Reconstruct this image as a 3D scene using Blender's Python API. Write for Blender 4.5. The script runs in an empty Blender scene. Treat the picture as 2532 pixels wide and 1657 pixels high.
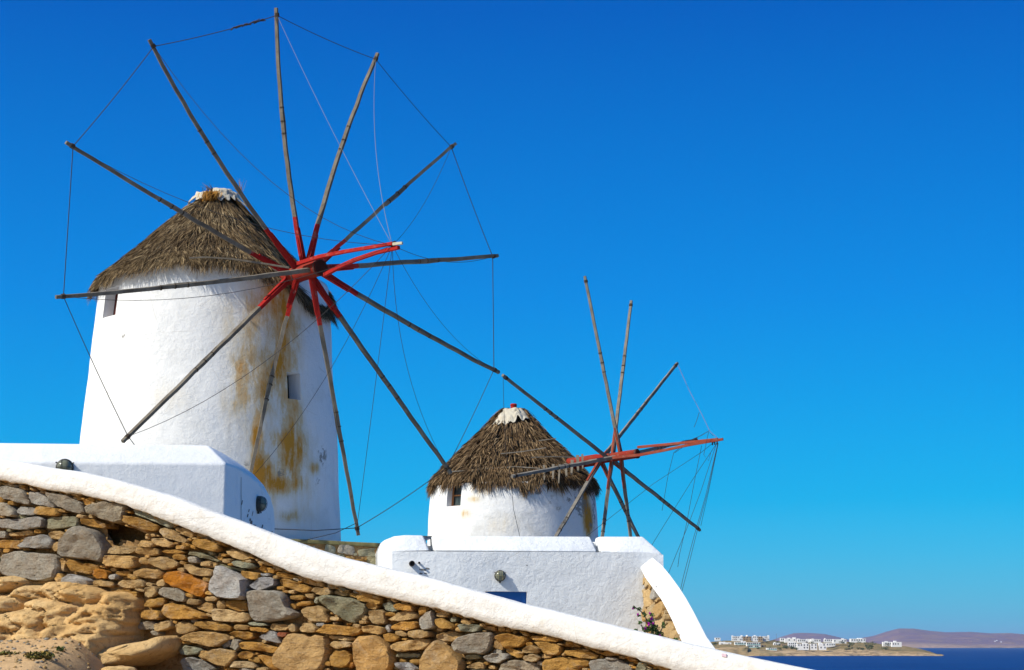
import bpy, bmesh, math, random
import numpy as np
from mathutils import Vector, Matrix, noise

# ---------------------------------------------------------------- camera, sky, sun, exposure
S = bpy.context.scene
COL = S.collection
rng = random.Random(7)
nrg = np.random.default_rng(11)
FPX, CX, CY = 4500.0, 1266.0, 828.5
PITCH = math.atan((1598 - CY) / FPX)
CP, SP = math.cos(PITCH), math.sin(PITCH)
cam = bpy.data.cameras.new("camera"); cam.sensor_width = 36; cam.lens = FPX / 2532 * 36
cam.clip_start = 0.1; cam.clip_end = 90000
camo = bpy.data.objects.new("camera", cam); COL.objects.link(camo)
camo.rotation_euler = (math.pi / 2 + PITCH, 0, 0); S.camera = camo

SUN = Vector((-0.655, -0.365, 0.66)).normalized()      # direction to the sun
sl = bpy.data.lights.new("sun", 'SUN'); sl.energy = 4.8; sl.angle = math.radians(0.5); sl.color = (1.0, 0.965, 0.87)
so = bpy.data.objects.new("sun", sl); COL.objects.link(so)
so.rotation_euler = SUN.to_track_quat('Z', 'Y').to_euler()

W = bpy.data.worlds.new("World"); S.world = W; W.use_nodes = True
wn = W.node_tree.nodes; wl = W.node_tree.links
bg = wn["Background"]; bg.inputs[1].default_value = 0.1
sky = wn.new("ShaderNodeTexSky"); sky.sky_type = 'NISHITA'; sky.sun_disc = False
sky.sun_elevation = math.asin(SUN.z); sky.sun_rotation = math.atan2(SUN.x, SUN.y)
sky.air_density = 1.0; sky.dust_density = 0.6; sky.ozone_density = 3.0; sky.altitude = 10
hs = wn.new("ShaderNodeHueSaturation"); hs.inputs['Saturation'].default_value = 1.38
hs.inputs['Hue'].default_value = 0.492
gm = wn.new("ShaderNodeGamma"); gm.inputs[1].default_value = 1.25
mul = wn.new("ShaderNodeMix"); mul.data_type = 'RGBA'; mul.blend_type = 'MULTIPLY'; mul.inputs[0].default_value = 1
mul.inputs[7].default_value = (0.8, 0.8, 0.8, 1)
wl.new(sky.outputs[0], hs.inputs['Color']); wl.new(hs.outputs[0], gm.inputs[0])
mul.inputs[7].default_value = (0.03, 0.88, 0.9, 1)
wl.new(gm.outputs[0], mul.inputs[6])
# deep polarised blue by height above the horizon, mixed over the physical sky
wt = wn.new("ShaderNodeTexCoord"); ws = wn.new("ShaderNodeSeparateXYZ"); wl.new(wt.outputs['Generated'], ws.inputs[0])
wr = wn.new("ShaderNodeValToRGB"); el = wr.color_ramp.elements; wr.color_ramp.interpolation = 'LINEAR'
el[0].position = 0.0; el[0].color = (.16, .42, .78, 1); el[1].position = 1.0; el[1].color = (.035, .17, .44, 1)
for p_, c_ in ((.024, (.105, .415, .79)), (.05, (.045, .39, .83)), (.0785, (.0, .355, .83)), (.188, (.0, .225, .77)), (.339, (.0, .098, .54)), (.6, (.015, .125, .47))):
    e_ = el.new(p_); e_.color = c_ + (1,)
wl.new(ws.outputs[2], wr.inputs[0])
wg = wn.new("ShaderNodeVectorMath"); wg.operation = 'SCALE'; wg.inputs['Scale'].default_value = 8.9; wl.new(wr.outputs[0], wg.inputs[0])
wm = wn.new("ShaderNodeMix"); wm.data_type = 'RGBA'; wm.inputs[0].default_value = .8
wl.new(mul.outputs[2], wm.inputs[6]); wl.new(wg.outputs[0], wm.inputs[7])
# the deep blue belongs to the half of the sky away from the sun; towards the sun the plain physical sky takes over
wd = wn.new("ShaderNodeVectorMath"); wd.operation = 'DOT_PRODUCT'; wl.new(wt.outputs['Generated'], wd.inputs[0])
wd.inputs[1].default_value = Vector((SUN.x, SUN.y, 0)).normalized()
wf = wn.new("ShaderNodeMapRange"); wf.interpolation_type = 'SMOOTHSTEP'; wf.inputs[1].default_value = -.22; wf.inputs[2].default_value = .75
wl.new(wd.outputs['Value'], wf.inputs[0])
wx = wn.new("ShaderNodeMix"); wx.data_type = 'RGBA'; wl.new(wf.outputs[0], wx.inputs[0]); wl.new(wm.outputs[2], wx.inputs[6]); wl.new(sky.outputs[0], wx.inputs[7])
wl.new(wx.outputs[2], bg.inputs[0])
S.view_settings.view_transform = 'Standard'; S.view_settings.look = 'None'
S.view_settings.exposure = 0.16; S.view_settings.gamma = 1.0
S.cycles.max_bounces = 6; S.cycles.volume_bounces = 0

# ---------------------------------------------------------------- helpers
D = math.radians
def ray(px, py):
    a = (px - CX) / FPX; b = (CY - py) / FPX
    return Vector((a, CP - b * SP, SP + b * CP))
def P(px, py, Y):                                   # point seen at that place of the photo, Y metres away
    d = ray(px, py); return d * (Y / d.y)
def PL(px, py, A, n):                               # on a plane
    d = ray(px, py); return d * (A.dot(n) / d.dot(n))
def lerp(a, b, t): return a + (b - a) * t
def sst(a, b, x):
    t = min(1, max(0, (x - a) / (b - a))); return t * t * (3 - 2 * t)
def fbm(p, s=1.0, o=3): return noise.fractal(Vector(p) * s, 1.0, 2.0, o)

def tag(o, label=None, cat=None, group=None, kind=None):
    if label: o['label'] = label
    if cat: o['category'] = cat
    if group: o['group'] = group
    if kind: o['kind'] = kind
    return o
def mesh_obj(name, verts, faces, mat, parent=None, smooth=False, origin=None, bevel=0, mats=None, midx=None):
    me = bpy.data.meshes.new(name)
    verts = [Vector(v) for v in verts]
    if parent is not None: base = parent.matrix_world_loc if False else world_loc(parent)
    else: base = Vector((0, 0, 0))
    if origin is None:
        origin = sum(verts, Vector()) / len(verts) if parent is not None else Vector((0, 0, 0))
    origin = Vector(origin)
    me.from_pydata([v - origin for v in verts], [], faces)
    for m in (mats or [mat]): me.materials.append(m)
    if midx is not None: me.polygons.foreach_set('material_index', midx)
    if smooth: me.polygons.foreach_set('use_smooth', [True] * len(me.polygons))
    me.update()
    o = bpy.data.objects.new(name, me); COL.objects.link(o)
    o.parent = parent; o.location = origin - base
    if bevel:
        b = o.modifiers.new("bevel", 'BEVEL'); b.width = bevel; b.segments = 3; b.limit_method = 'ANGLE'; b.angle_limit = math.radians(25)
        me.polygons.foreach_set('use_smooth', [True] * len(me.polygons))
    return o
def world_loc(o):
    v = Vector((0, 0, 0))
    while o is not None: v = v + o.location; o = o.parent
    return v
def empty(name, loc, **k):
    o = bpy.data.objects.new(name, None); COL.objects.link(o); o.location = loc; o.empty_display_size = .3
    return tag(o, **k)
def box(vs, fs, c, h, rz=0):
    n = len(vs); ca, sa = math.cos(rz), math.sin(rz)
    for z in (-1, 1):
        for x, y in ((-1, -1), (1, -1), (1, 1), (-1, 1)):
            X, Y = x * h[0], y * h[1]
            vs.append(Vector((c[0] + X * ca - Y * sa, c[1] + X * sa + Y * ca, c[2] + z * h[2])))
    fs += [(n, n+3, n+2, n+1), (n+4, n+5, n+6, n+7), (n, n+1, n+5, n+4), (n+1, n+2, n+6, n+5), (n+2, n+3, n+7, n+6), (n+3, n, n+4, n+7)]
def tube(vs, fs, pts, rad, k=6, caps=True, twist=0.0):
    """a tube along points; rad is a number or list; k=4 gives a squared beam"""
    n0 = len(vs); m = len(pts); pts = [Vector(p) for p in pts]
    up = None
    for i, p in enumerate(pts):
        d = (pts[min(i + 1, m - 1)] - pts[max(i - 1, 0)]).normalized()
        if up is None:
            up = Vector((0, 0, 1)) if abs(d.z) < .9 else Vector((1, 0, 0))
        a = d.cross(up).normalized(); b = a.cross(d).normalized(); up = b
        r = rad[i] if isinstance(rad, (list, tuple)) else rad
        for j in range(k):
            t = 2 * math.pi * j / k + twist
            vs.append(p + a * math.cos(t) * r + b * math.sin(t) * r)
    for i in range(m - 1):
        for j in range(k):
            j2 = (j + 1) % k
            fs.append((n0 + i*k + j, n0 + i*k + j2, n0 + (i+1)*k + j2, n0 + (i+1)*k + j))
    if caps:
        fs.append(tuple(n0 + j for j in range(k))[::-1]); fs.append(tuple(n0 + (m-1)*k + j for j in range(k)))

# ---------------------------------------------------------------- materials
class NT:
    def __init__(s, name, rough=.9, spec=.2):
        s.m = bpy.data.materials.new(name); s.m.use_nodes = True; s.t = s.m.node_tree; s.N = s.t.nodes; s.L = s.t.links
        s.b = s.N["Principled BSDF"]; s.b.inputs['Roughness'].default_value = rough; s.b.inputs['Specular IOR Level'].default_value = spec
        s.tc = s.N.new("ShaderNodeTexCoord"); s.geo = s.N.new("ShaderNodeNewGeometry")
    def pos(s, scale=(1, 1, 1)):
        mp = s.N.new("ShaderNodeMapping"); mp.inputs['Scale'].default_value = scale
        s.L.new(s.geo.outputs['Position'], mp.inputs[0]); return mp.outputs[0]
    def noise(s, sc, det=4, rough=.6, vec=None, dist=0):
        n = s.N.new("ShaderNodeTexNoise"); n.inputs['Scale'].default_value = sc; n.inputs['Detail'].default_value = det
        n.inputs['Roughness'].default_value = rough; n.inputs['Distortion'].default_value = dist
        s.L.new(vec or s.pos(), n.inputs['Vector']); return n.outputs[0]
    def vor(s, sc, vec=None, feat='F1'):
        n = s.N.new("ShaderNodeTexVoronoi"); n.inputs['Scale'].default_value = sc; n.feature = feat
        s.L.new(vec or s.pos(), n.inputs['Vector']); return n.outputs['Distance']
    def ramp(s, src, a, b, c0=0., c1=1.):
        r = s.N.new("ShaderNodeMapRange"); r.inputs[1].default_value = a; r.inputs[2].default_value = b
        r.inputs[3].default_value = c0; r.inputs[4].default_value = c1; s.L.new(src, r.inputs[0]); return r.outputs[0]
    def mix(s, fac, a, b, mode='MIX'):
        m = s.N.new("ShaderNodeMix"); m.data_type = 'RGBA'; m.blend_type = mode
        for inp, v in ((0, fac), (6, a), (7, b)):
            if isinstance(v, (int, float)): m.inputs[inp].default_value = v
            elif isinstance(v, tuple): m.inputs[inp].default_value = v + (1,) * (4 - len(v))
            else: s.L.new(v, m.inputs[inp])
        return m.outputs[2]
    def math(s, op, a, b=0.):
        m = s.N.new("ShaderNodeMath"); m.operation = op
        for i, v in ((0, a), (1, b)):
            if isinstance(v, (int, float)): m.inputs[i].default_value = v
            else: s.L.new(v, m.inputs[i])
        return m.outputs[0]
    def attr(s, name, out='Color'):
        a = s.N.new("ShaderNodeAttribute"); a.attribute_name = name; return a.outputs[out]
    def bump(s, h, dist, strength=1.0, prev=None):
        b = s.N.new("ShaderNodeBump"); b.inputs['Distance'].default_value = dist; b.inputs['Strength'].default_value = strength
        s.L.new(h, b.inputs['Height'])
        if prev: s.L.new(prev, b.inputs['Normal'])
        return b.outputs[0]
    def done(s, col, nrm=None):
        if isinstance(col, tuple): s.b.inputs['Base Color'].default_value = col + (1,)
        else: s.L.new(col, s.b.inputs['Base Color'])
        if nrm: s.L.new(nrm, s.b.inputs['Normal'])
        return s.m
def plaster(name, base=(.80, .79, .76), patch=(.66, .66, .64), bump=.012, sc=1.0, stain=False, warm=.25):
    t = NT(name, .88, .15)
    n1 = t.noise(.7 * sc, 6, .65); n2 = t.noise(5 * sc, 5, .6); n3 = t.noise(26 * sc, 4, .6); n4 = t.noise(2.2 * sc, 8, .68, dist=.4)
    c = t.mix(t.ramp(n1, .52, .62, 0, .55), base, patch)
    c = t.mix(t.ramp(n2, .56, .70, 0, warm), c, (.62, .52, .38))
    c = t.mix(t.ramp(n3, .3, .7, 0, .12), c, (.5, .48, .44))
    ck = t.vor(.55 * sc, t.pos((1, 1, .8)), 'DISTANCE_TO_EDGE'); ckm = t.math('MULTIPLY', t.ramp(ck, 0, .006, 1, 0), t.ramp(t.noise(1.1, 3, .6), .50, .58, 0, .5))
    c = t.mix(ckm, c, (.42, .38, .32))
    if stain:
        a = t.attr("stain"); sp = t.N.new("ShaderNodeSeparateColor"); t.L.new(a, sp.inputs[0])
        strk = t.ramp(t.noise(2.2, 7, .7, t.pos((2.6, 2.6, .30))), .34, .62, .6, 1.45)
        mod = t.math('MULTIPLY', t.math('MULTIPLY', sp.outputs[0], strk), t.ramp(t.noise(3.0, 8, .7, t.pos((1, 1, .45))), .32, .66, .25, 1.55))
        c = t.mix(t.ramp(mod, .02, .45, 0, .75), c, (.62, .46, .21))
        c = t.mix(t.ramp(mod, .30, 1.0, 0, .97), c, (.54, .23, .02))
        pt = t.math('MULTIPLY', sp.outputs[1], t.ramp(t.noise(7, 6, .7), .40, .56, 0, 1.3))
        c = t.mix(t.ramp(pt, .25, .5, 0, .85), c, (.24, .22, .19))
    h = t.math('ADD', t.math('MULTIPLY', n4, 1.0), t.math('MULTIPLY', n2, .45))
    nb = t.bump(h, bump * 2.6, .8)
    n5 = t.noise(8 * sc, 9, .78, t.pos((1, 1, 1.3)))
    nb = t.bump(t.math('MULTIPLY', n5, t.ramp(t.noise(.9 * sc, 4, .6), .40, .62, .25, 1.5)), bump * 1.6, .9, nb); nb = t.bump(n3, bump * .5, .9, nb)
    # trowel ridges
    rg = t.noise(1.5 * sc, 8, .72, t.pos((1, 1, 1.7)), dist=.6)
    rid = t.ramp(t.math('ABSOLUTE', t.math('SUBTRACT', rg, .5)), 0, .012, 1, 0)
    nb = t.bump(rid, bump * .35, .45, nb)
    return t.done(c, nb)
def plain(name, col, rough=.7, spec=.3, var=.25, sc=8, bump=0):
    t = NT(name, rough, spec)
    n = t.noise(sc, 5, .6)
    c = t.mix(t.ramp(n, .35, .7, 0, var), col, tuple(x * .35 for x in col))
    return t.done(c, t.bump(n, bump) if bump else None)

M_WALL = plaster("coping_whitewash", (.80, .785, .75), (.72, .69, .64), .006, 2.6, warm=.34)
M_HOUSE = plaster("house_whitewash", (.78, .79, .79), (.72, .73, .74), .010, 2.2, warm=.10)
M_SMOOTHHOUSE = plaster("smooth_whitewash", (.80, .80, .79), (.75, .76, .77), .005, 1.2, warm=.06)
M_TOWER = plaster("weathered_whitewash", (.80, .79, .765), (.69, .68, .65), .009, 1.5, stain=True, warm=.12)
M_TOWER2 = plaster("patched_whitewash", (.80, .79, .765), (.58, .57, .54), .010, 1.3, stain=True, warm=.2)

def stone_mat():
    t = NT("wall_stone", .92, .15)
    a = t.attr("Col")
    n1 = t.noise(9, 6, .68); n2 = t.noise(62, 5, .75); n3 = t.noise(22, 5, .7, t.pos((.6, .6, 2.2)))
    c = t.mix(t.ramp(n1, .40, .68, 0, .55), a, (.30, .15, .045), 'MIX')
    c = t.mix(t.ramp(n3, .52, .70, 0, .40), c, (.46, .43, .37))
    li = t.noise(4.2, 7, .75); c = t.mix(t.ramp(li, .56, .66, 0, .55), c, (.52, .47, .38))
    c = t.mix(t.ramp(n2, .36, .50, .5, 0), c, t.mix(1.0, a, (.35, .3, .28), 'MULTIPLY'))
    c = t.mix(.35, c, a)
    n4 = t.noise(18, 3, .5, t.pos((.8, .8, 1.5)), dist=.3)
    vr = t.vor(26, t.pos((.7, .7, 1.6)))
    nb = t.bump(n1, .045, 1); nb = t.bump(vr, .012, .8, nb); nb = t.bump(n4, .02, .8, nb); nb = t.bump(n3, .02, .9, nb); nb = t.bump(n2, .017, 1, nb)
    return t.done(c, nb)
M_STONE = stone_mat()
def mortar_mat():
    t = NT("ochre_mortar", .97, .05)
    n1 = t.noise(6, 6, .7); n2 = t.noise(40, 5, .7)
    c = t.mix(t.ramp(n1, .35, .65), (.30, .16, .05), (.42, .28, .14))
    c = t.mix(t.ramp(n2, .35, .5, .6, 0), c, (.12, .06, .02))
    return t.done(c, t.bump(n2, .015, 1, t.bump(n1, .05, 1)))
M_MORTAR = mortar_mat()
def rock_mat():
    t = NT("bedrock", .95, .1)
    n1 = t.noise(1.8, 7, .65); n2 = t.noise(30, 6, .72); n3 = t.noise(7, 6, .7, dist=.8)
    c = t.mix(t.ramp(n1, .35, .65), (.56, .34, .13), (.62, .43, .21))
    c = t.mix(t.ramp(n3, .5, .72, 0, .6), c, (.36, .20, .07))
    c = t.mix(t.ramp(n2, .33, .46, .5, 0), c, (.25, .13, .05))
    cr = t.vor(2.2, t.pos((1, 1, 1.8)), 'DISTANCE_TO_EDGE')
    nb = t.bump(t.ramp(cr, 0, .05, 0, 1), .02, .25)
    return t.done(c, t.bump(n2, .016, 1, t.bump(n3, .028, .9, nb)))
M_ROCK = rock_mat()
def sand_mat():
    t = NT("sandy_earth", .98, .05)
    n1 = t.noise(1.5, 6, .65); n2 = t.noise(60, 5, .8); n3 = t.noise(.12, 4, .6)
    c = t.mix(t.ramp(n1, .35, .65), (.62, .41, .215), (.54, .34, .165))
    c = t.mix(t.ramp(n2, .36, .48, .5, 0), c, (.28, .17, .09))
    c = t.mix(t.ramp(n3, .5, .62, 0, .35), c, (.28, .24, .12))
    a = t.attr("Col"); sp = t.N.new("ShaderNodeSeparateColor"); t.L.new(a, sp.inputs[0])
    c = t.mix(sp.outputs[0], c, t.mix(t.ramp(n1, .4, .6), (.46, .46, .44), (.40, .40, .38)))  # grey mixed in behind the wall to take warmth out of the bounce
    return t.done(c, t.bump(n2, .012, .9, t.bump(n1, .1, .8)))
M_SAND = sand_mat()
def wood_mat(name, c1, c2, crack=(.05, .04, .035), paint=0):
    t = NT(name, .85, .2)
    g = t.noise(16, 5, .7, t.tc.outputs['Object']); g2 = t.noise(3, 4, .6, t.tc.outputs['Object']); g3 = t.noise(60, 3, .6, t.tc.outputs['Object'])
    c = t.mix(t.ramp(g2, .3, .7), c1, c2)
    c = t.mix(t.ramp(g, .56, .72, 0, .75), c, crack)
    if paint: c = t.mix(t.ramp(t.noise(5, 6, .75, t.tc.outputs['Object']), .57, .66, 0, paint), c, (.25, .20, .16))
    return t.done(c, t.bump(g3, .006, .8, t.bump(g, .012)))
M_WOOD = wood_mat("weathered_wood", (.115, .092, .066), (.22, .19, .145))
M_WOOD2 = wood_mat("pale_weathered_wood", (.14, .12, .095), (.27, .24, .195))
M_RED = wood_mat("red_painted_wood", (.30, .008, .006), (.38, .016, .010), (.10, .012, .008), .5)
M_RUSTRED = wood_mat("faded_red_wood", (.24, .035, .02), (.30, .07, .035), (.10, .04, .025), .6)
M_SHAFT = wood_mat("red_shaft", (.26, .012, .008), (.24, .035, .014), (.06, .012, .01), .5)
M_SHAFTEND = plain("charred_shaft_end", (.07, .02, .013), .9, .1, .5, 9)
M_ROPE = plain("dark_rope", (.055, .05, .05), .9, .1, .2, 20)
M_ROPEL = plain("pale_rope", (.26, .25, .24), .9, .1, .2, 20)
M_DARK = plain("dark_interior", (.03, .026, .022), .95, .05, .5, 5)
M_BOARD = plain("dark_red_board", (.085, .02, .018), .8, .2, .5, 12)
M_BLUE = plain("blue_door_paint", (.006, .10, .36), .45, .4, .15, 3)
M_METAL = plain("bronze_lamp_metal", (.045, .042, .032), .5, .5, .4, 30)
M_BRASS = plain("brass_cage_wire", (.30, .27, .14), .5, .5, .4, 30)
def glass_mat():
    t = NT("lamp_glass", .12, .6)
    n = t.noise(12, 4, .6)
    return t.done(t.mix(n, (.10, .105, .07), (.22, .22, .15)))
M_GLASS = glass_mat()
M_PANE = plain("window_glass", (.05, .07, .07), .1, .7, .3, 5)
M_WFRAME = plain("brown_window_frame", (.40, .17, .06), .6, .3, .3, 14)
M_PINK = plain("sticker_print", (.80, .60, .68), .6, .3, .6, 300)
def cloth_mat():
    t = NT("cream_canvas", .85, .15)
    n = t.noise(6, 6, .65)
    return t.done(t.mix(t.ramp(n, .5, .72, 0, .5), (.52, .47, .37), (.36, .26, .15)), t.bump(t.noise(9, 4, .5), .05, .6))
M_CLOTH = cloth_mat()
def thatch_mat(name, cols):
    t = NT(name, .92, .12)
    r = t.geo.outputs['Random Per Island']
    rp = t.N.new("ShaderNodeValToRGB"); el = rp.color_ramp.elements
    el[0].position = 0; el[0].color = cols[0] + (1,); el[1].position = 1; el[1].color = cols[-1] + (1,)
    for i, c in enumerate(cols[1:-1]):
        e = el.new((i + 1) / (len(cols) - 1)); e.color = c + (1,)
    t.L.new(r, rp.inputs[0])
    n = t.noise(1.3, 5, .6)
    c = t.mix(t.ramp(n, .35, .65, .0, .55), rp.outputs[0], t.mix(1.0, rp.outputs[0], (.5, .42, .34), 'MULTIPLY'))
    return t.done(c)
M_THATCH = thatch_mat("grey_straw", [(.05, .033, .018), (.10, .066, .034), (.16, .108, .056), (.24, .17, .09), (.44, .33, .18)])
M_THATCH2 = thatch_mat("brown_straw", [(.05, .031, .017), (.10, .062, .032), (.155, .10, .05), (.23, .15, .078), (.40, .28, .15)])
M_STRAWNEW = thatch_mat("golden_straw", [(.35, .14, .02), (.5, .25, .05), (.6, .36, .1)])
def flat_attr(name, rough=.9):
    t = NT(name, rough, .2); return t.done(t.attr("Col"))

# ---------------------------------------------------------------- far land, sea, haze
def water_mat():
    t = NT("sea_water", .55, .12)
    n = t.noise(.006, 5, .6, t.pos((1, 1, 1))); w = t.noise(.12, 4, .6, t.pos((.6, 1.5, 1)))
    c = t.mix(t.ramp(n, .35, .65), (.001, .028, .135), (.002, .040, .17))
    cap = t.ramp(t.noise(.05, 2, .4, t.pos((.35, .12, 1))), .765, .80, 0, 1)
    c = t.mix(cap, c, (.6, .65, .7))
    return t.done(c, t.bump(w, 2.5, 1))
sv = [(-60000, -3000, -12), (60000, -3000, -12), (60000, 60000, -12), (-60000, 60000, -12)]
tag(mesh_obj("sea", sv, [(0, 1, 2, 3)], water_mat()), kind="structure")

def cols_attr(o, cols):
    a = o.data.color_attributes.new("Col", 'FLOAT_COLOR', 'POINT')
    c = np.ones((len(cols), 4), dtype=np.float32); c[:, :3] = cols; a.data.foreach_set('color', c.ravel())

def land_mat(name, lo, mid, hi, cliff, sc):
    t = NT(name, .97, .05)
    n1 = t.noise(.02 * sc, 6, .65); n2 = t.noise(.09 * sc, 6, .7); n3 = t.noise(.05 * sc, 5, .7, t.pos((1, 1, .35)), dist=1)
    c = t.mix(t.ramp(n1, .35, .62), lo, mid); c = t.mix(t.ramp(n2, .48, .6, 0, .8), c, hi)
    a = t.attr("Col"); sp = t.N.new("ShaderNodeSeparateColor"); t.L.new(a, sp.inputs[0])
    cl = t.mix(t.ramp(n3, .45, .6, 0, .85), cliff, tuple(x * .4 for x in cliff))
    c = t.mix(sp.outputs[0], c, cl)
    return t.done(c, t.bump(n2, 3 * sc ** -1, .8))
# headland: rows of the near shore, cliff top, slopes and ridge, as seen heights at growing distance
HEAD_RIDGE = [(1600, 1590), (1735, 1590), (1790, 1584), (1900, 1584), (2000, 1587), (2080, 1587), (2150, 1589), (2190, 1594), (2240, 1598), (2275, 1604), (2300, 1612), (2318, 1619), (2330, 1621.5)]
def interp(tab, x): return float(np.interp(x, [a for a, _ in tab], [b for _, b in tab]))
def headland():
    xs = np.linspace(1600, 2330, 220); vs_, cols = [], []; vv = np.linspace(0, 1, 34)
    for v in vv:
        for x in xs:
            ytop = interp(HEAD_RIDGE, x); Y = 2300 + 380 * v - 40 * math.sin((x - 1600) / 120)
            ysh = 1598 + 12 * FPX / Y
            cl = .34 if x > 1850 else .5
            e = (v / .16) * cl if v < .16 else cl + (1 - cl) * ((v - .16) / .84) ** .8
            y = ysh + (min(ytop, ysh) - ysh) * e
            p = P(x, y, Y)
            nz = fbm((p.x * .012, p.y * .012, 3), 1, 4)
            k = min(1, v * 8) * min(1, (1 - v) * 4 + .2)
            p.z += nz * 2.2 * k; p.y += fbm((p.x * .03, p.z * .1, 9), 1, 3) * 25 * (1 if v < .25 else .3)
            if v == 0: p.z = -13.5
            vs_.append(p); cols.append(((1.0 if v < .17 else max(0, 1 - (v - .17) / .12)) * (.35 if nz > .25 else 1), 0, 0))
    nx = len(xs)
    # back side going down
    for x in xs:
        p = P(x, 1600, 2950); p.z = -14; vs_.append(p); cols.append((0, 0, 0))
    fs = [(r * nx + i, r * nx + i + 1, (r + 1) * nx + i + 1, (r + 1) * nx + i) for r in range(len(vv)) for i in range(nx - 1)]
    o = mesh_obj("headland", vs_, fs, land_mat("dry_headland", (.34, .22, .10), (.26, .19, .08), (.10, .11, .04), (.52, .36, .20), 1), smooth=True)
    cols_attr(o, cols); tag(o, kind="structure")
headland()
HA = [(1850, 1602), (1895, 1589), (1930, 1576), (1962, 1566), (1985, 1565), (2010, 1565.5), (2040, 1568), (2080, 1577), (2110, 1584), (2150, 1590), (2200, 1602)]
HB = [(2080, 1602), (2130, 1581), (2165, 1573), (2190, 1563), (2222, 1554), (2260, 1554.5), (2300, 1560), (2340, 1563.5), (2400, 1562.5), (2450, 1566), (2500, 1565.5), (2560, 1571), (2700, 1580), (2850, 1590), (3000, 1602)]
def far_hill(tab, Y0, dY, seed):
    xs = np.linspace(tab[0][0], tab[-1][0], 160); vv = np.linspace(0, 1, 40); vs_, cols = [], []
    for v in vv:
        for x in xs:
            yt = interp(tab, x); Y = Y0 + dY * v; ysh = 1598 + 12 * FPX / Y
            e = .10 * min(1, v / .04) + .9 * sst(0, 1, v) if v > 0 else 0
            p = P(x, lerp(ysh, min(yt, ysh), e), Y)
            k = min(1, v * 6) * min(1, (1 - v) * 3)
            p.z += fbm((p.x * .0011, p.y * .0011, seed), 1, 5) * 34 * k
            if v == 0: p.z = -20
            vs_.append(p); cols.append((max(0, 1 - v / .22), 0, 0))
    nx = len(xs)
    for x in xs:
        p = P(x, 1600, Y0 + dY * 1.9); p.z = -20; vs_.append(p); cols.append((0, 0, 0))
    fs = [(r * nx + i, r * nx + i + 1, (r + 1) * nx + i + 1, (r + 1) * nx + i) for r in range(len(vv)) for i in range(nx - 1)]
    o = mesh_obj("hills", vs_, fs, M_FAR, smooth=True); cols_attr(o, cols); tag(o, kind="structure")
M_FAR = land_mat("distant_heath", (.19, .10, .12), (.155, .085, .12), (.25, .145, .10), (.40, .25, .15), .055)
far_hill(HA, 15000, 2500, 4.0)
far_hill(HB, 13300, 3200, 8.0)

# haze round camera and scene
hv, hf = [], []
box(hv, hf, (0, 14000, 90), (17000, 18000, 104))
ho = mesh_obj("haze", hv, hf, None, mats=[bpy.data.materials.new("haze_air")]); tag(ho, kind="stuff")
hm = ho.data.materials[0]; hm.use_nodes = True; hn = hm.node_tree.nodes; hn.remove(hn["Principled BSDF"])
pv = hn.new("ShaderNodeVolumePrincipled"); pv.inputs['Color'].default_value = (.50, .68, 1, 1); pv.inputs['Density'].default_value = 3.1e-5
pv.inputs['Anisotropy'].default_value = .1
hm.node_tree.links.new(pv.outputs[0], hn["Material Output"].inputs['Volume'])

# ---------------------------------------------------------------- the foreground wall's plane and ground
WA, WB = P(0, 1300, 14.5), P(2000, 1640, 12.0)
WD = Vector((WB.x - WA.x, WB.y - WA.y, 0)).normalized(); WN = Vector((WD.y, -WD.x, 0))   # WN points to the camera
def WP(px, py, d=0.0): return PL(px, py, WA, WN) + WN * d
def wall_side(x, y): return (Vector((x, y, 0)) - Vector((WA.x, WA.y, 0))).dot(WN)        # >0 in front of the wall
def ground_z(x, y):
    s = wall_side(x, y)
    yl = max(-30, min(y, 14.6))
    foot = lerp(.06, -.62, sst(-3.25, -2.5, x)) - .25 * sst(-2.5, 3, x) + .10 * sst(-3.2, -6, x)
    d = max(0, s)
    front = foot - .55 * sst(0, 4, d) - 1.05 * sst(1.5, 12, d)
    front += .05 * fbm((x, y, 0), .8, 4)
    side = sst(6, 45, x)
    land = lerp(1.15, -1.2, sst(-6, 2, x)) - 12.4 * side - .95 * (1 - sst(1, 16, -s)) * (1 - side)
    land = lerp(land, -14, sst(85, 170, y)); land = lerp(land, -14, sst(-70, -160, x))
    land += .12 * fbm((x, y, 5), .3, 4)
    front = lerp(front, -14, sst(12, 60, x)); front = lerp(front, -14, sst(-60, -140, x)); front = lerp(front, -14, sst(-40, -140, y))
    return lerp(land, front, sst(-.5, -.32, s))
gx = np.concatenate([np.linspace(-170, -12, 40), np.linspace(-11.5, -5.2, 26), np.linspace(-5.15, 3, 170), np.linspace(3.3, 12, 25), np.linspace(13, 75, 35)])
gy = np.concatenate([np.linspace(-150, 0, 35), np.linspace(.5, 10, 30), np.linspace(10.06, 15.6, 150), np.linspace(16, 30, 30), np.linspace(32, 190, 60)])
gv = [(x, y, ground_z(x, y)) for y in gy for x in gx]; nx = len(gx)
gf = [(j * nx + i, j * nx + i + 1, (j + 1) * nx + i + 1, (j + 1) * nx + i) for j in range(len(gy) - 1) for i in range(nx - 1)]
go_ = tag(mesh_obj("ground", gv, gf, M_SAND, smooth=True), kind="structure")
cols_attr(go_, [(1.0 if (wall_side(x, y) < -.4 and y < 66 and -40 < x < 9) else 0.0, 0, 0) for x, y, z in gv])  # unseen ground behind the wall, greyed to cool the light it reflects

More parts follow.
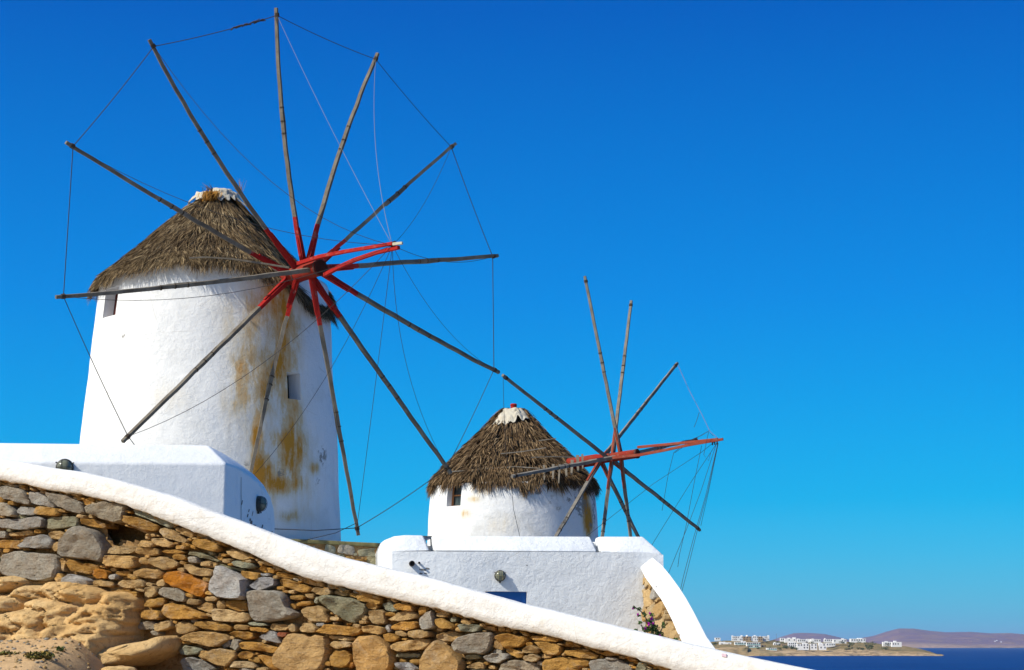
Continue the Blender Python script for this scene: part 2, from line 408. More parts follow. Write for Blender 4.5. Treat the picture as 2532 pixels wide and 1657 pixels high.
# ---------------------------------------------------------------- stones
SC = {'g': (.39, .355, .29), 'b': (.42, .405, .375), 'n': (.33, .32, .21), 'o': (.52, .275, .065), 't': (.56, .36, .15), 'r': (.50, .19, .02), 'e': (.34, .09, .04), 'p': (.60, .42, .21), 'B': (.59, .36, .14)}
def smooth_poly(poly, n):
    """closed outline, corners cut once, resampled to n points"""
    for _ in range(1):
        q = []
        m = len(poly)
        for i in range(m):
            a, b = poly[i], poly[(i + 1) % m]
            q += [(a[0] * .88 + b[0] * .12, a[1] * .88 + b[1] * .12), (a[0] * .12 + b[0] * .88, a[1] * .12 + b[1] * .88)]
        poly = q
    p = np.array(poly + [poly[0]]); seg = np.hypot(*np.diff(p, axis=0).T); cum = np.r_[0, np.cumsum(seg)]
    t = np.linspace(0, cum[-1], n, endpoint=False)
    return np.stack([np.interp(t, cum, p[:, 0]), np.interp(t, cum, p[:, 1])], 1)
def ell_poly(cx, cy, w, h, ang, r, n=8):
    pts = []
    a0 = r.random() * 6
    for i in range(n):
        t = 2 * math.pi * (i + r.uniform(-.3, .3)) / n + a0
        c, s = math.cos(t), math.sin(t); e = .5
        x = math.copysign(abs(c) ** e, c) * w / 2 * r.uniform(.84, 1.10); y = math.copysign(abs(s) ** e, s) * h / 2 * r.uniform(.78, 1.12)
        ca, sa = math.cos(ang), math.sin(ang); pts.append((cx + x * ca - y * sa, cy + x * sa + y * ca))
    return pts
def stone_geo(poly, W_, r, depth=.16, bulge=None, k=1.0):
    """rounded irregular stone on a wall; W_(x,y,d) places it; returns verts, faces"""
    A = np.array(poly); w = np.ptp(A[:, 0]); h = np.ptp(A[:, 1]); size = math.sqrt(w * h)
    n = 12 if size < 25 else (18 if size < 50 else 28)
    out = smooth_poly(list(map(tuple, poly)), n); c = out.mean(0)
    m = min(w, h)
    b = (bulge if bulge is not None else r.uniform(.35, .6)) * min(m, 90) / 346 * .5 * k
    base = r.uniform(-.02, .025) * k
    tx, ty = r.uniform(-.20, .20), r.uniform(-.28, .12)
    sd = r.random() * 50
    rings = [(1.0, -depth), (1.03, b * .0), (1.0, b * .62), (.93, b * .98), (.78, b * 1.0), (.56, b * 1.0), (.28, b * 1.0)]
    if size < 25: rings = [(1.0, -depth * .6), (1.0, -.01 * k), (.86, b * .7), (.5, b)]
    vs, fs = [], []
    for s_, d in rings:
        for p in out:
            q = c + (p - c) * s_
            nz = noise.noise(Vector((q[0] * .045, q[1] * .045, sd))) * .024 + noise.noise(Vector((q[0] * .09, q[1] * .14, sd))) * (.016 if s_ > .8 else .006)
            if size < 25: nz *= .5
            dd = d + base + ((q[0] - c[0]) * tx + (q[1] - c[1]) * ty) / 346 + (nz * k if d > -.05 else 0)
            j = 1.2 if s_ > .9 else 0
            vs.append(W_(q[0] + j * noise.noise(Vector((q[0] * .2, q[1] * .2, sd))) * 2, q[1] + j * noise.noise(Vector((q[1] * .2, q[0] * .2, sd + 5))) * 2, dd))
    vs.append(W_(c[0], c[1], b * 1.08 + base + noise.noise(Vector((c[0] * .045, c[1] * .045, sd))) * .02))
    for k_ in range(len(rings) - 1):
        for i in range(n):
            fs.append((k_ * n + i, (k_ + 1) * n + i, (k_ + 1) * n + (i + 1) % n, k_ * n + (i + 1) % n))
    L = (len(rings) - 1) * n
    for i in range(n): fs.append((L + i, len(vs) - 1, L + (i + 1) % n))
    return vs, fs
def stone_col(code, r):
    c = SC[code]; v = r.uniform(.82, 1.15); h = r.uniform(-.06, .06)
    return (c[0] * v * (1 + h), c[1] * v, c[2] * v * (1 - h * 2))
def add_stone(name, poly, code, W_, parent, r, **k):
    vs, fs = stone_geo(poly, W_, r, **k)
    o = mesh_obj(name, vs, fs, M_STONE, parent, smooth=True)
    o.data.set_sharp_from_angle(angle=math.radians(32))
    cols_attr(o, [stone_col(code, r)] * len(vs)); return o
def Z(ox, oy, s, items):
    out = []
    for it in items:
        code, d = it[0], it[1]
        if isinstance(d, list): out.append((code, [(ox + x * s, oy + y * s) for x, y in d]))
        else:
            cx, cy, w, h, a = d; out.append((code, ell_poly(ox + cx * s, oy + cy * s, w * s, h * s, math.radians(a), rng)))
    return out
T1 = [('g', [(10,140),(60,130),(200,165),(228,250),(215,280),(60,235),(0,225),(-30,150)]), ('g', [(225,175),(330,180),(425,290),(420,300),(240,268)]),
('g', [(370,185),(520,200),(640,260),(650,350),(560,335),(440,272)]), ('g', [(700,290),(830,250),(985,285),(960,400),(900,415),(790,385),(700,340)]),
('g', [(-40,270),(60,260),(140,340),(130,375),(0,355),(-40,350)]), ('g', (200,325,145,75,5)), ('o', (370,330,205,75,5)),
('g', [(-50,385),(140,390),(300,365),(350,390),(345,450),(200,475),(-40,450)]), ('n', [(370,370),(610,368),(615,440),(400,470),(358,460)]),
('o', [(640,385),(740,390),(825,430),(810,465),(640,430)]), ('o', (700,250,90,50,-20)), ('o', [(970,365),(1080,375),(1235,440),(1215,480),(1130,482),(975,410)]),
('n', [(1020,310),(1110,330),(1355,420),(1340,460),(1250,430),(1060,350)]), ('t', [(1235,455),(1340,465),(1455,560),(1440,575),(1300,540),(1235,490)]),
('t', [(1370,455),(1480,465),(1520,500),(1505,540),(1420,510),(1375,480)]), ('g', (10,510,80,70,0)), ('t', (160,500,210,40,-5)), ('o', (305,485,60,40,0)), ('t', (445,515,140,62,0)),
('g', [(165,610),(220,530),(360,505),(415,560),(400,610),(300,617)]), ('o', (75,585,165,75,0)), ('t', (435,600,80,62,-40)),
('g', [(490,560),(550,500),(615,440),(760,480),(830,640),(800,720),(680,700),(470,675)]), ('t', (940,628,220,62,-3)), ('t', [(1050,605),(1230,615),(1250,660),(1200,675),(1050,652)]),
('o', (1345,640,180,32,3)), ('t', (1158,582,120,55,8)), ('t', [(1180,540),(1300,540),(1355,590),(1330,612),(1220,590)]), ('t', (1150,530,50,40,0)), ('t', (1190,512,50,25,0)),
('o', (1400,608,110,38,0)), ('o', (1395,682,125,50,5)), ('g', [(20,670),(130,635),(440,665),(470,750),(440,850),(330,870),(60,830),(0,810)]), ('t', (482,740,58,110,10)),
('o', [(515,690),(560,690),(640,730),(765,735),(750,790),(690,818),(545,790)]), ('g', (575,690,60,30,10)), ('t', [(820,665),(1045,675),(1050,760),(1000,775),(800,745)]),
('t', (1108,712,92,62,0)), ('t', [(1180,690),(1260,680),(1380,720),(1370,760),(1290,785),(1165,735)]), ('g', (1505,705,90,62,10)), ('t', (1600,735,90,50,0)),
('b', [(495,850),(560,812),(700,850),(715,880),(680,915),(590,895),(500,880)]), ('o', (472,845,60,80,-30)), ('r', (795,815,120,70,10)), ('t', (875,780,60,28,0)), ('g', (885,835,72,45,0)),
('o', (950,807,130,42,0)), ('t', [(1030,800),(1110,770),(1260,785),(1275,810),(1230,850),(1100,845),(1035,825)]), ('r', [(1275,820),(1310,790),(1390,790),(1500,835),(1620,890),(1625,930),(1565,1000),(1500,970),(1290,885)]),
('t', (815,887,165,45,5)), ('t', (1020,890,220,66,0)), ('t', (1245,885,72,62,0)), ('t', (785,945,90,62,15)), ('o', (960,970,235,70,5)), ('t', [(1120,920),(1200,905),(1235,960),(1180,1000),(1125,990)]),
('g', [(1255,920),(1400,925),(1450,980),(1440,1025),(1380,1028),(1245,970)]), ('t', (1505,1030,110,52,0)), ('o', (1205,1035,170,72,-5)), ('o', (1185,1130,160,82,0)),
('o', [(1265,1050),(1330,1035),(1440,1065),(1600,1130),(1610,1160),(1300,1165),(1255,1110)]), ('t', (1275,1215,140,75,-12)),
('t', [(1345,1210),(1400,1180),(1480,1190),(1530,1240),(1420,1285),(1355,1260)]), ('n', [(1375,1415),(1440,1365),(1570,1395),(1550,1430),(1440,1447)]), ('t', (1600,1450,120,80,20)), ('g', (1140,1215,150,66,0))]
T2 = [('g', [(405,0),(500,10),(600,60),(560,75),(440,45)]), ('o', [(330,100),(400,50),(520,60),(660,130),(690,190),(640,215),(500,180),(350,130)]),
('n', [(330,200),(430,215),(580,270),(680,330),(520,290),(320,235)]), ('n', [(660,345),(760,365),(960,410),(900,428),(740,388)]), ('t', [(720,200),(800,170),(950,215),(1020,285),(960,305),(800,270)]),
('t', (545,355,190,75,3)), ('t', (750,310,100,60,0)), ('n', (945,355,260,72,10)), ('o', (1020,470,210,92,12)), ('t', (1170,335,160,50,10)), ('o', (1200,412,200,72,8)),
('t', [(255,350),(330,345),(400,385),(600,410),(610,450),(540,490),(380,475),(265,410)]), ('o', (510,522,125,72,5)),
('b', [(640,375),(700,365),(870,450),(1000,530),(1000,740),(930,755),(700,735),(565,650),(570,560),(620,480)]), ('b', [(1010,610),(1150,495),(1240,500),(1280,500),(1305,590),(1130,650)]), ('b', (1190,467,120,38,5)),
('o', [(1320,520),(1430,515),(1600,570),(1720,620),(1700,665),(1600,672),(1350,590)]), ('o', (1430,480,230,60,10)), ('t', [(1560,480),(1700,510),(1860,560),(1855,610),(1760,600),(1600,560)]),
('b', [(1005,660),(1140,645),(1350,660),(1440,690),(1470,840),(1580,920),(1500,965),(1180,1010),(1050,1000),(1015,930),(1015,760)]),
('o', (1545,730,190,62,0)), ('t', (1700,710,110,60,10)), ('o', (1640,800,210,58,-10)), ('o', (1510,830,60,90,-30)), ('n', (1780,760,50,80,20)), ('t', (1845,660,200,82,5)), ('t', (1960,600,140,72,5)), ('t', (2040,680,180,58,8)),
('t', [(1580,880),(1640,840),(1810,820),(1870,860),(1940,990),(1880,1010),(1720,1005),(1640,960)]), ('o', [(740,770),(900,755),(1010,770),(1010,880),(900,890),(760,840)]), ('t', (675,810,130,110,0)),
('p', [(600,860),(780,870),(1010,905),(1020,970),(960,1010),(620,1000),(600,940)]), ('t', [(380,850),(480,790),(570,790),(595,910),(520,900)]), ('t', (560,742,180,72,0)),
('o', [(400,1010),(560,1000),(800,1050),(790,1110),(640,1112),(400,1060)]), ('t', [(205,1200),(360,1120),(560,1120),(750,1150),(790,1210),(650,1290),(560,1290),(280,1230)]),
('t', (910,1070,170,66,0)), ('o', (1110,1095,220,58,5)), ('n', (1100,1035,230,42,3)), ('t', (1340,1065,230,82,3)), ('o', [(775,1150),(850,1110),(1040,1130),(1065,1190),(1000,1210),(900,1200)]),
('b', [(1090,1190),(1240,1100),(1290,1120),(1370,1250),(1330,1257)]), ('e', (1370,1150,120,58,3)), ('t', (1510,1080,90,110,-20)), ('t', [(1580,1070),(1640,1020),(1740,1030),(1800,1110),(1720,1130),(1600,1125)]), ('g', (1820,1038,110,42,0)),
('o', [(1800,1130),(1890,1035),(2050,1050),(2290,1080),(2270,1130),(2200,1165),(2000,1155)]), ('g', (740,1260,130,82,-20)), ('g', [(770,1290),(830,1205),(900,1215),(905,1290),(880,1340)]),
('o', [(920,1240),(1100,1235),(1350,1310),(1300,1365),(1000,1325),(920,1310)]), ('t', [(420,1390),(560,1340),(680,1310),(870,1350),(860,1420),(760,1520),(640,1500),(500,1430)]),
('o', (970,1395,180,92,-10)), ('p', (940,1500,310,92,3)), ('o', [(1090,1385),(1200,1390),(1280,1430),(1360,1540),(1300,1580),(1200,1500)]), ('g', [(240,1440),(330,1405),(480,1450),(600,1530),(560,1590),(250,1590)]),
('B', [(1310,1430),(1360,1330),(1480,1130),(1600,1150),(1700,1190),(1780,1155),(1885,1190),(1890,1380),(1860,1500),(1800,1580),(1600,1620),(1400,1560),(1305,1480)]),
('t', (2050,1190,310,52,5)), ('t', [(1915,1275),(2000,1220),(2180,1240),(2190,1290),(2000,1320)]), ('o', [(1900,1430),(1960,1340),(2100,1330),(2180,1400),(2140,1500),(2050,1540),(1940,1500)]), ('r', (2160,1500,90,52,-40)), ('t', (1880,1560,90,60,0)), ('t', (1150,1550,150,60,0))]
T3 = [('n', [(635,640),(680,620),(880,640),(990,700),(995,740),(920,840),(850,840),(660,690)]), ('o', [(990,690),(1040,660),(1090,700),(1060,735),(1010,730)]), ('n', [(1095,690),(1190,665),(1235,745),(1180,750),(1130,735)]),
('t', [(1000,740),(1120,735),(1145,840),(1080,852),(1030,840),(1005,790)]), ('o', (1180,768,90,34,0)), ('t', [(1150,820),(1240,750),(1330,738),(1395,770),(1380,800),(1250,825)]), ('o', [(1170,865),(1260,830),(1390,825),(1395,880),(1330,895),(1190,892)]),
('o', (1440,740,85,65,-10)), ('t', (970,795,60,50,20)), ('t', (958,832,75,36,5)), ('t', [(955,870),(1010,855),(1135,875),(1135,915),(1080,930),(960,910)]), ('b', (1160,885,36,76,-25)),
('t', [(1210,905),(1270,895),(1320,930),(1290,950),(1220,935)]), ('t', [(1325,910),(1400,895),(1500,905),(1500,945),(1400,965),(1330,945)]), ('b', [(1415,810),(1450,770),(1515,735),(1530,800),(1537,870),(1480,895),(1440,890)]),
('t', (1585,770,100,56,5)), ('o', [(1535,810),(1600,800),(1690,870),(1680,890),(1580,880),(1540,850)]), ('n', (1685,812,60,45,0)), ('t', (1780,830,110,50,15)), ('n', [(1720,850),(1910,855),(1880,905),(1760,907)]), ('o', (1960,880,110,42,5)),
('t', [(1540,940),(1640,900),(1730,920),(1735,960),(1640,990),(1560,970)]), ('B', [(890,1010),(930,950),(1070,935),(1150,1010),(1200,1080),(1205,1160),(1180,1213),(1100,1250),(900,1230),(890,1130)]),
('o', [(1120,930),(1190,920),(1260,965),(1200,990),(1140,985)]), ('t', [(1205,1005),(1300,980),(1470,965),(1500,1000),(1440,1050),(1240,1065),(1205,1040)]), ('n', (1310,1097,190,40,0)),
('b', [(1220,1150),(1340,1155),(1395,1200),(1380,1225),(1270,1218)]), ('o', (1370,1150,110,52,0)), ('B', [(1405,1150),(1460,1050),(1550,965),(1660,1040),(1760,1130),(1770,1190),(1740,1260),(1420,1260)]),
('g', [(1680,1020),(1740,950),(1850,920),(1980,915),(1995,960),(1960,1050),(1910,1090),(1860,1080),(1730,1080)]), ('t', (1605,997,50,36,10)), ('o', [(2005,950),(2100,920),(2270,950),(2280,980),(2200,1030),(2090,1040),(2050,990)]),
('t', (2040,1015,90,80,20)), ('g', (2020,1068,80,42,0)), ('n', (1825,1108,125,46,-3)), ('t', [(1775,1185),(1870,1150),(1930,1160),(1930,1205),(1800,1200)]), ('b', [(1920,1110),(2000,1080),(2110,1080),(2130,1110),(2040,1160),(1960,1150)]),
('g', [(2045,1200),(2080,1150),(2180,1130),(2350,1165),(2355,1250),(2050,1250)]), ('o', (2165,1075,150,52,25)), ('t', [(2225,1055),(2300,1010),(2370,1050),(2340,1080),(2240,1077)]), ('p', [(2235,1110),(2310,1078),(2375,1110),(2330,1150),(2240,1137)])]
T4 = [('o', (290,592,450,72,7)), ('o', [(120,645),(200,630),(400,650),(530,700),(525,790),(480,835),(280,820),(200,700)]), ('o', [(510,680),(640,640),(800,690),(810,715),(600,708)]),
('o', [(555,770),(800,745),(950,790),(1060,830),(1050,890),(900,892),(570,830)]), ('n', (930,720,110,45,5)), ('o', [(1085,800),(1200,765),(1400,820),(1380,845),(1150,837)]), ('o', (1100,865,60,60,0)),
('g', [(945,920),(1150,885),(1350,890),(1480,950),(1600,1053),(1560,1110),(980,1110)]), ('o', [(270,910),(540,860),(800,880),(930,920),(945,980),(800,1030),(500,1090),(280,1070)]),
('r', [(1450,855),(1560,855),(1670,920),(1640,937),(1530,930)]), ('n', [(1620,1050),(1690,925),(1800,960),(1780,1060),(1640,1110)]), ('b', (1820,945,150,46,10)), ('t', (2000,1020,260,70,12)), ('b', (1260,885,200,32,5))]
traced = Z(0, 1160, .3190, T1) + Z(400, 1320, .2163, T2) + Z(600, 1280, .3109, T3) + Z(1300, 1480, .1681, T4)

CT = [(-400,1105),(-150,1125),(0,1135),(62,1144),(140,1158),(218,1170),(295,1187),(364,1206),(435,1228),(560,1275),(600,1289),(700,1327),(799,1364),(914,1395),(1045,1423),(1184,1462),(1300,1493),(1418,1522),(1569,1559),(1693,1588),(1740,1599),(1834,1621),(1908,1637),(2009,1657),(2200,1700),(2400,1750)]
CL = [(-400,1165),(-150,1180),(0,1187),(72,1200),(155,1217),(233,1229),(311,1247),(373,1271),(466,1306),(560,1343),(600,1357),(668,1389),(762,1430),(864,1454),(989,1484),(1097,1508),(1222,1544),(1300,1559),(1401,1582),(1451,1597),(1544,1619),(1636,1648),(1700,1668),(1840,1700),(2000,1735),(2200,1780),(2400,1830)]
def clow(x): return interp(CL, x)
def ctop(x): return interp(CT, x)

class Fill:
    """packs random stones into the free part of a region measured in photo pixels"""
    def __init__(s, x0, y0, x1, y1, cell):
        s.x0, s.y0, s.c = x0, y0, cell
        s.nx, s.ny = int((x1 - x0) / cell), int((y1 - y0) / cell)
        X, Y = np.meshgrid(x0 + (np.arange(s.nx) + .5) * cell, y0 + (np.arange(s.ny) + .5) * cell)
        s.X, s.Y = X, Y; s.free = np.ones((s.ny, s.nx), bool)
    def inside(s, poly, sl=None):
        X, Y = (s.X, s.Y) if sl is None else (s.X[sl], s.Y[sl])
        r = np.zeros(X.shape, bool); n = len(poly)
        for i in range(n):
            (xa, ya), (xb, yb) = poly[i], poly[(i + 1) % n]
            if ya == yb: continue
            c = (ya > Y) != (yb > Y)
            r ^= c & (X < (xb - xa) * (Y - ya) / (yb - ya) + xa)
        return r
    def block(s, poly):
        sl = s.slice(poly)
        if sl is None: return
        s.free[sl] &= ~s.inside(poly, sl)
    def slice(s, poly):
        xs = [p[0] for p in poly]; ys = [p[1] for p in poly]
        i0 = max(0, int((min(xs) - s.x0) / s.c) - 1); i1 = min(s.nx, int((max(xs) - s.x0) / s.c) + 2)
        j0 = max(0, int((min(ys) - s.y0) / s.c) - 1); j1 = min(s.ny, int((max(ys) - s.y0) / s.c) + 2)
        if i0 >= i1 or j0 >= j1: return None
        return (slice(j0, j1), slice(i0, i1))
    def run(s, sizes, r, angle=lambda x: 0, codes='ttoooogn', tries=900, tol=.10):
        out = []
        for (w, h) in sizes:
            for _ in range(tries):
                J, I = np.nonzero(s.free)
                if len(J) == 0: return out
                for _k in range(1):
                    q = r.randrange(len(J)); cx, cy = s.X[J[q], I[q]], s.Y[J[q], I[q]]
                    ww, hh = w * r.uniform(.8, 1.3), h * r.uniform(.8, 1.2)
                    a = angle(cx) + r.uniform(-.15, .15)
                    poly = ell_poly(cx, cy, ww, hh, a, r)
                    sl = s.slice(poly); m = s.inside(poly, sl); n = m.sum()
                    if n == 0: continue
                    if (m & ~s.free[sl]).sum() <= tol * n and ww * hh * .5 < n * s.c * s.c * 1.1:
                        s.free[sl] &= ~m; out.append((r.choice(codes), poly))
        return out

wall = empty("stone_wall", WP(900, 1657) + Vector((0, 0, -.8)), label="ochre and grey dry stone retaining wall under the sloping white coping in the foreground", cat="wall")
F = Fill(-880, 1150, 1900, 1760, 3)
low = np.interp(F.X[0], [a for a, _ in CL], [b for _, b in CL])
F.free &= F.Y > low[None, :] + 2
BEDR = [(-340,1470),(-130,1445),(0,1432),(60,1432),(140,1447),(165,1440),(245,1470),(340,1478),(355,1500),(348,1550),(345,1575),(430,1572),(440,1600),(455,1657),(470,1760),(-340,1760)]
F.block(BEDR)
HOLE = [(252,1300),(275,1292),(330,1305),(362,1322),(370,1336),(300,1338),(288,1352),(265,1350)]
F.block(HOLE)
for c, p in traced: F.block(p)
slope = lambda x: .35 if 300 < x < 800 else .22
def near_edge(f): pass
fills = F.run([(70, 30), (52, 24), (40, 18), (30, 14), (22, 11), (15, 8)], rng, lambda x: slope(x) * .5, 'ttoooopgn', 420, .12)
fills.sort(key=lambda it: (np.array(it[1])[:, 0].mean() < -20) * 1e6 - np.ptp(np.array(it[1])[:, 0]) * np.ptp(np.array(it[1])[:, 1]))
vis = [it for it in fills if np.array(it[1])[:, 1].mean() < 1690]
n_parts = 296 - len(traced)
for c, p in traced: add_stone("stone", p, c, WP, wall, rng)
for c, p in vis[:n_parts]: add_stone("stone", p, c, WP, wall, rng, bulge=.5)
rv, rf, rc = [], [], []
def stuff_stone(p, c, W_, **k):
    vs, fs = stone_geo(p, W_, rng, **k); n = len(rv); rv.extend(vs); rf.extend([tuple(i + n for i in f) for f in fs]); rc.extend([stone_col(c, rng)] * len(vs))
for c, p in vis[n_parts:] + [it for it in fills if np.array(it[1])[:, 1].mean() >= 1690]: stuff_stone(p, c, WP, bulge=.5)
# crumbs of stone and mortar under the coping and in the joints
for i in range(620):
    if i < 380:
        x = rng.uniform(-100, 1850); y = clow(x) + rng.uniform(-5, 9) + 2; sl_ = .33
    else:
        x = rng.uniform(-100, 1800); y = rng.uniform(clow(x) + 8, clow(x) + 60 if rng.random() < .5 else 1690); sl_ = 0
        if F.inside([(0, 0)]).any(): pass
        jj, ii = int((y - F.y0) / 3), int((x - F.x0) / 3)
        if not (0 <= jj < F.ny and 0 <= ii < F.nx) or not F.free[jj, ii]: continue
    p = ell_poly(x, y, rng.uniform(7, 20), rng.uniform(4, 8), sl_ + rng.uniform(-.2, .3), rng, 7)
    stuff_stone(p, rng.choice('ootttp'), WP, bulge=.8, depth=.08)
rub = mesh_obj("rubble_infill", rv, rf, M_STONE, wall, smooth=True); cols_attr(rub, rc); tag(rub, kind="stuff")
# rough mortar core with the dark hole
cv, cf = [], []; XS = np.arange(-900, 2420, 11.); NR = 60
hole = np.zeros((NR, len(XS)), bool)
for j in range(NR):
    for x in XS:
        y0 = clow(x) - 12; y = lerp(y0, y0 + 620, (j / (NR - 1)) ** 1.25)
        q = WP(x, y, 0); d = -.075 + .035 * noise.noise(Vector((x * .03, y * .05, 2))) + .03 * noise.noise(Vector((x * .09, y * .13, 6)))
        cv.append(WP(x, y, d))
nX = len(XS)
inh = Fill(0, 0, 10, 10, 5)
def in_poly(x, y, poly):
    r = False; n = len(poly)
    for i in range(n):
        (xa, ya), (xb, yb) = poly[i], poly[(i + 1) % n]
        if (ya > y) != (yb > y) and x < (xb - xa) * (y - ya) / (yb - ya) + xa: r = not r
    return r
for j in range(NR - 1):
    for i in range(nX - 1):
        x = XS[i] + 5; y0 = clow(x) - 12; y = lerp(y0, y0 + 620, ((j + .5) / (NR - 1)) ** 1.25)
        if in_poly(x, y, HOLE): continue
        a = j * nX + i; cf.append((a, a + nX, a + nX + 1, a + 1))
mesh_obj("mortar_core", cv, cf, M_MORTAR, wall, smooth=True)
# body behind: closed slab 0.2 .. 0.6 m back; pocket of the hole in front of it
bvs, bfs = [], []
for x in (-900, 0, 300, 560, 860, 1300, 1700, 2409):
    t_, b_ = WP(x, clow(x) - 10, 0), WP(x, clow(x) - 10, 0); b_ = Vector((t_.x, t_.y, -2.2))
    bvs += [t_ - WN * .36, b_ - WN * .36, b_ - WN * .62, t_ - WN * .62]
for i in range(7):
    a = i * 4
    for k in range(4): bfs.append((a + k, a + (k + 1) % 4, a + 4 + (k + 1) % 4, a + 4 + k))
bfs += [(0, 3, 2, 1), (28, 29, 30, 31)]
mesh_obj("wall_core", bvs, bfs, M_MORTAR, wall)
# few stones inside the hole
for k in range(9):
    x = rng.uniform(258, 350); y = 1346 + rng.uniform(-10, 2) - (x - 258) * .08
    if k < 9: stuffp = ell_poly(x, y, rng.uniform(14, 30), rng.uniform(7, 12), rng.uniform(-.2, .2), rng, 7)
    add_stone("stone", stuffp, rng.choice('tto'), lambda a, b, d: WP(a, b, d - .16 ), wall, rng, depth=.05)

# coping
def ribbon(name, xs, section, mat, parent, noise_amp=.006, closed=True, kindlabel=None):
    vs, fs = [], []
    for x in xs:
        for p in section(x):
            q = Vector(p); q += Vector((1, .6, 1)) * noise_amp * fbm(q * 3.1, 1, 3); vs.append(q)
    m = len(section(xs[0])); n = len(xs)
    for i in range(n - 1):
        for k in range(m):
            k2 = (k + 1) % m
            fs.append((i * m + k, i * m + k2, (i + 1) * m + k2, (i + 1) * m + k))
    fs.append(tuple(range(m))[::-1]); fs.append(tuple((n - 1) * m + k for k in range(m)))
    return mesh_obj(name, vs, fs, mat, parent, smooth=True)
def cop_section(x):
    rag = 3.2 * noise.noise(Vector((x * .06, 3, 1))) + 2.2 * noise.noise(Vector((x * .21, 7, 1)))
    t, b = WP(x, ctop(x)), WP(x, clow(x) + rag)
    h = (t.z - b.z); up = Vector((0, 0, 1)); lo = Vector((b.x, b.y, b.z))
    O = .07
    f = lambda d, zf: Vector((t.x, t.y, 0)) + WN * d + up * (b.z + h * zf)
    return [f(-.10, .02), f(O - .03, 0), f(O, .05), f(O, .35), f(O - .004, .70), f(O - .010, .88), f(O - .022, .955), f(O - .045, .99), f(O - .09, 1.0), f(-.14, .92), f(-.30, .76), f(-.50, .55), f(-.56, .40), f(-.58, .1), f(-.4, -.3)]
cop = ribbon("coping", list(np.arange(-905, 2400, 9.)), cop_section, M_WALL, wall, .0045)
tag(cop, label="thick whitewashed coping sloping down along the wall top")
# small sticker on the coping
a = WP(1797, 1619.5, .067); sv_, sf_ = [], []
u = WD; v = (Vector((0, 0, 1)) - WD * .12)
s1, s2 = 6.2 / 370, 3.6 / 370
sv_ = [a - u*s1 - v*s2, a + u*s1 - v*s2 + Vector((0,0,-.004)), a + u*s1 + v*s2 + Vector((0,0,-.004)), a - u*s1 + v*s2]
sv_ += [p - WN * .012 for p in sv_]
tag(mesh_obj("sticker", sv_, [(0,1,2,3),(4,7,6,5),(0,4,5,1),(1,5,6,2),(2,6,7,3),(3,7,4,0)], M_PINK), label="tiny faded pink and lilac sticker on the white coping near its right end", cat="sticker")

# ---------------------------------------------------------------- bedrock outcrop at the wall's foot
LUMPS = [(60,900,150,62,-5,.10),(300,965,130,55,0,.12),(620,975,210,75,10,.16),(930,1040,130,75,5,.10),(110,1065,170,80,0,.20),(395,1070,110,60,-8,.16),(560,1105,190,75,8,.24),(350,1225,280,105,-6,.38),(90,1190,150,80,5,.30),(850,1180,190,110,-4,.26),(880,1260,160,60,-5,.30),(650,1300,90,95,20,.40),(480,1330,150,55,0,.42),(200,1320,260,60,6,.46),(30,1300,120,70,0,.4)]
def bed_d(px, py):
    zx, zy = px / .3190, (py - 1160) / .3190
    base = lerp(-.04, .55, sst(840, 1420, zy)) * (1 - sst(980, 1110, zx)) - .25 * sst(1040, 1120, zx)
    best = base - .03
    for cx, cy, rx, ry, ang, h in LUMPS:
        a = math.radians(ang); dx, dy = zx - cx, zy - cy
        X = (dx * math.cos(a) + dy * math.sin(a)) / rx; Y = (-dx * math.sin(a) + dy * math.cos(a)) / ry
        r = (abs(X) ** 2.6 + abs(Y) ** 2.6)
        if r < 1.6:
            dd = h + .11 * (1 - r) - .02
            if dd > best: best = dd
    cr = abs(noise.noise(Vector((zx * .0035, zy * .007, 12)))); cr2 = abs(noise.noise(Vector((zx * .009 + 4, zy * .006, 2))))
    best -= .05 * math.exp(-(cr / .02) ** 2) + .03 * math.exp(-(cr2 / .015) ** 2)
    best += .07 * noise.noise(Vector((zx * .010, zy * .02, 1))) + .012 * noise.noise(Vector((zx * .035, zy * .05, 4))) + .008 * noise.noise(Vector((zx * .12, zy * .12, 4)))
    return best
bv, bf = [], []; bxs = np.arange(-330, 372, 3.4); bys = np.arange(1424, 1640, 3.2)
for y in bys:
    for x in bxs:
        yy = y
        p = WP(x, yy, 0); d = bed_d(x if x > -60 else -60 - (x + 60) * .5, yy)
        bv.append(p + WN * d)
nbx = len(bxs)
bf = [(j * nbx + i, (j + 1) * nbx + i, (j + 1) * nbx + i + 1, j * nbx + i + 1) for j in range(len(bys) - 1) for i in range(nbx - 1)]
tag(mesh_obj("bedrock", bv, bf, M_ROCK, smooth=True), kind="structure")
def boulder(c, r, rz, seed, label, name="rock", sub=4, amp=.22, tilt=0):
    bm = bmesh.new(); bmesh.ops.create_icosphere(bm, subdivisions=sub, radius=1)
    for v in bm.verts:
        p = v.co.copy()
        p = Vector([math.copysign(abs(q) ** .6, q) for q in p])
        p *= 1 + amp * noise.fractal(p * 1.1 + Vector((seed, 0, 0)), 1, 2, 4)
        v.co = Vector((p.x * r[0], p.y * r[1], p.z * r[2]))
    me = bpy.data.meshes.new(name); bm.to_mesh(me); bm.free(); me.materials.append(M_ROCK)
    me.polygons.foreach_set('use_smooth', [True] * len(me.polygons))
    o = bpy.data.objects.new(name, me); COL.objects.link(o); o.location = c; o.rotation_euler = (0, tilt, rz)
    return tag(o, label=label, cat="rock")
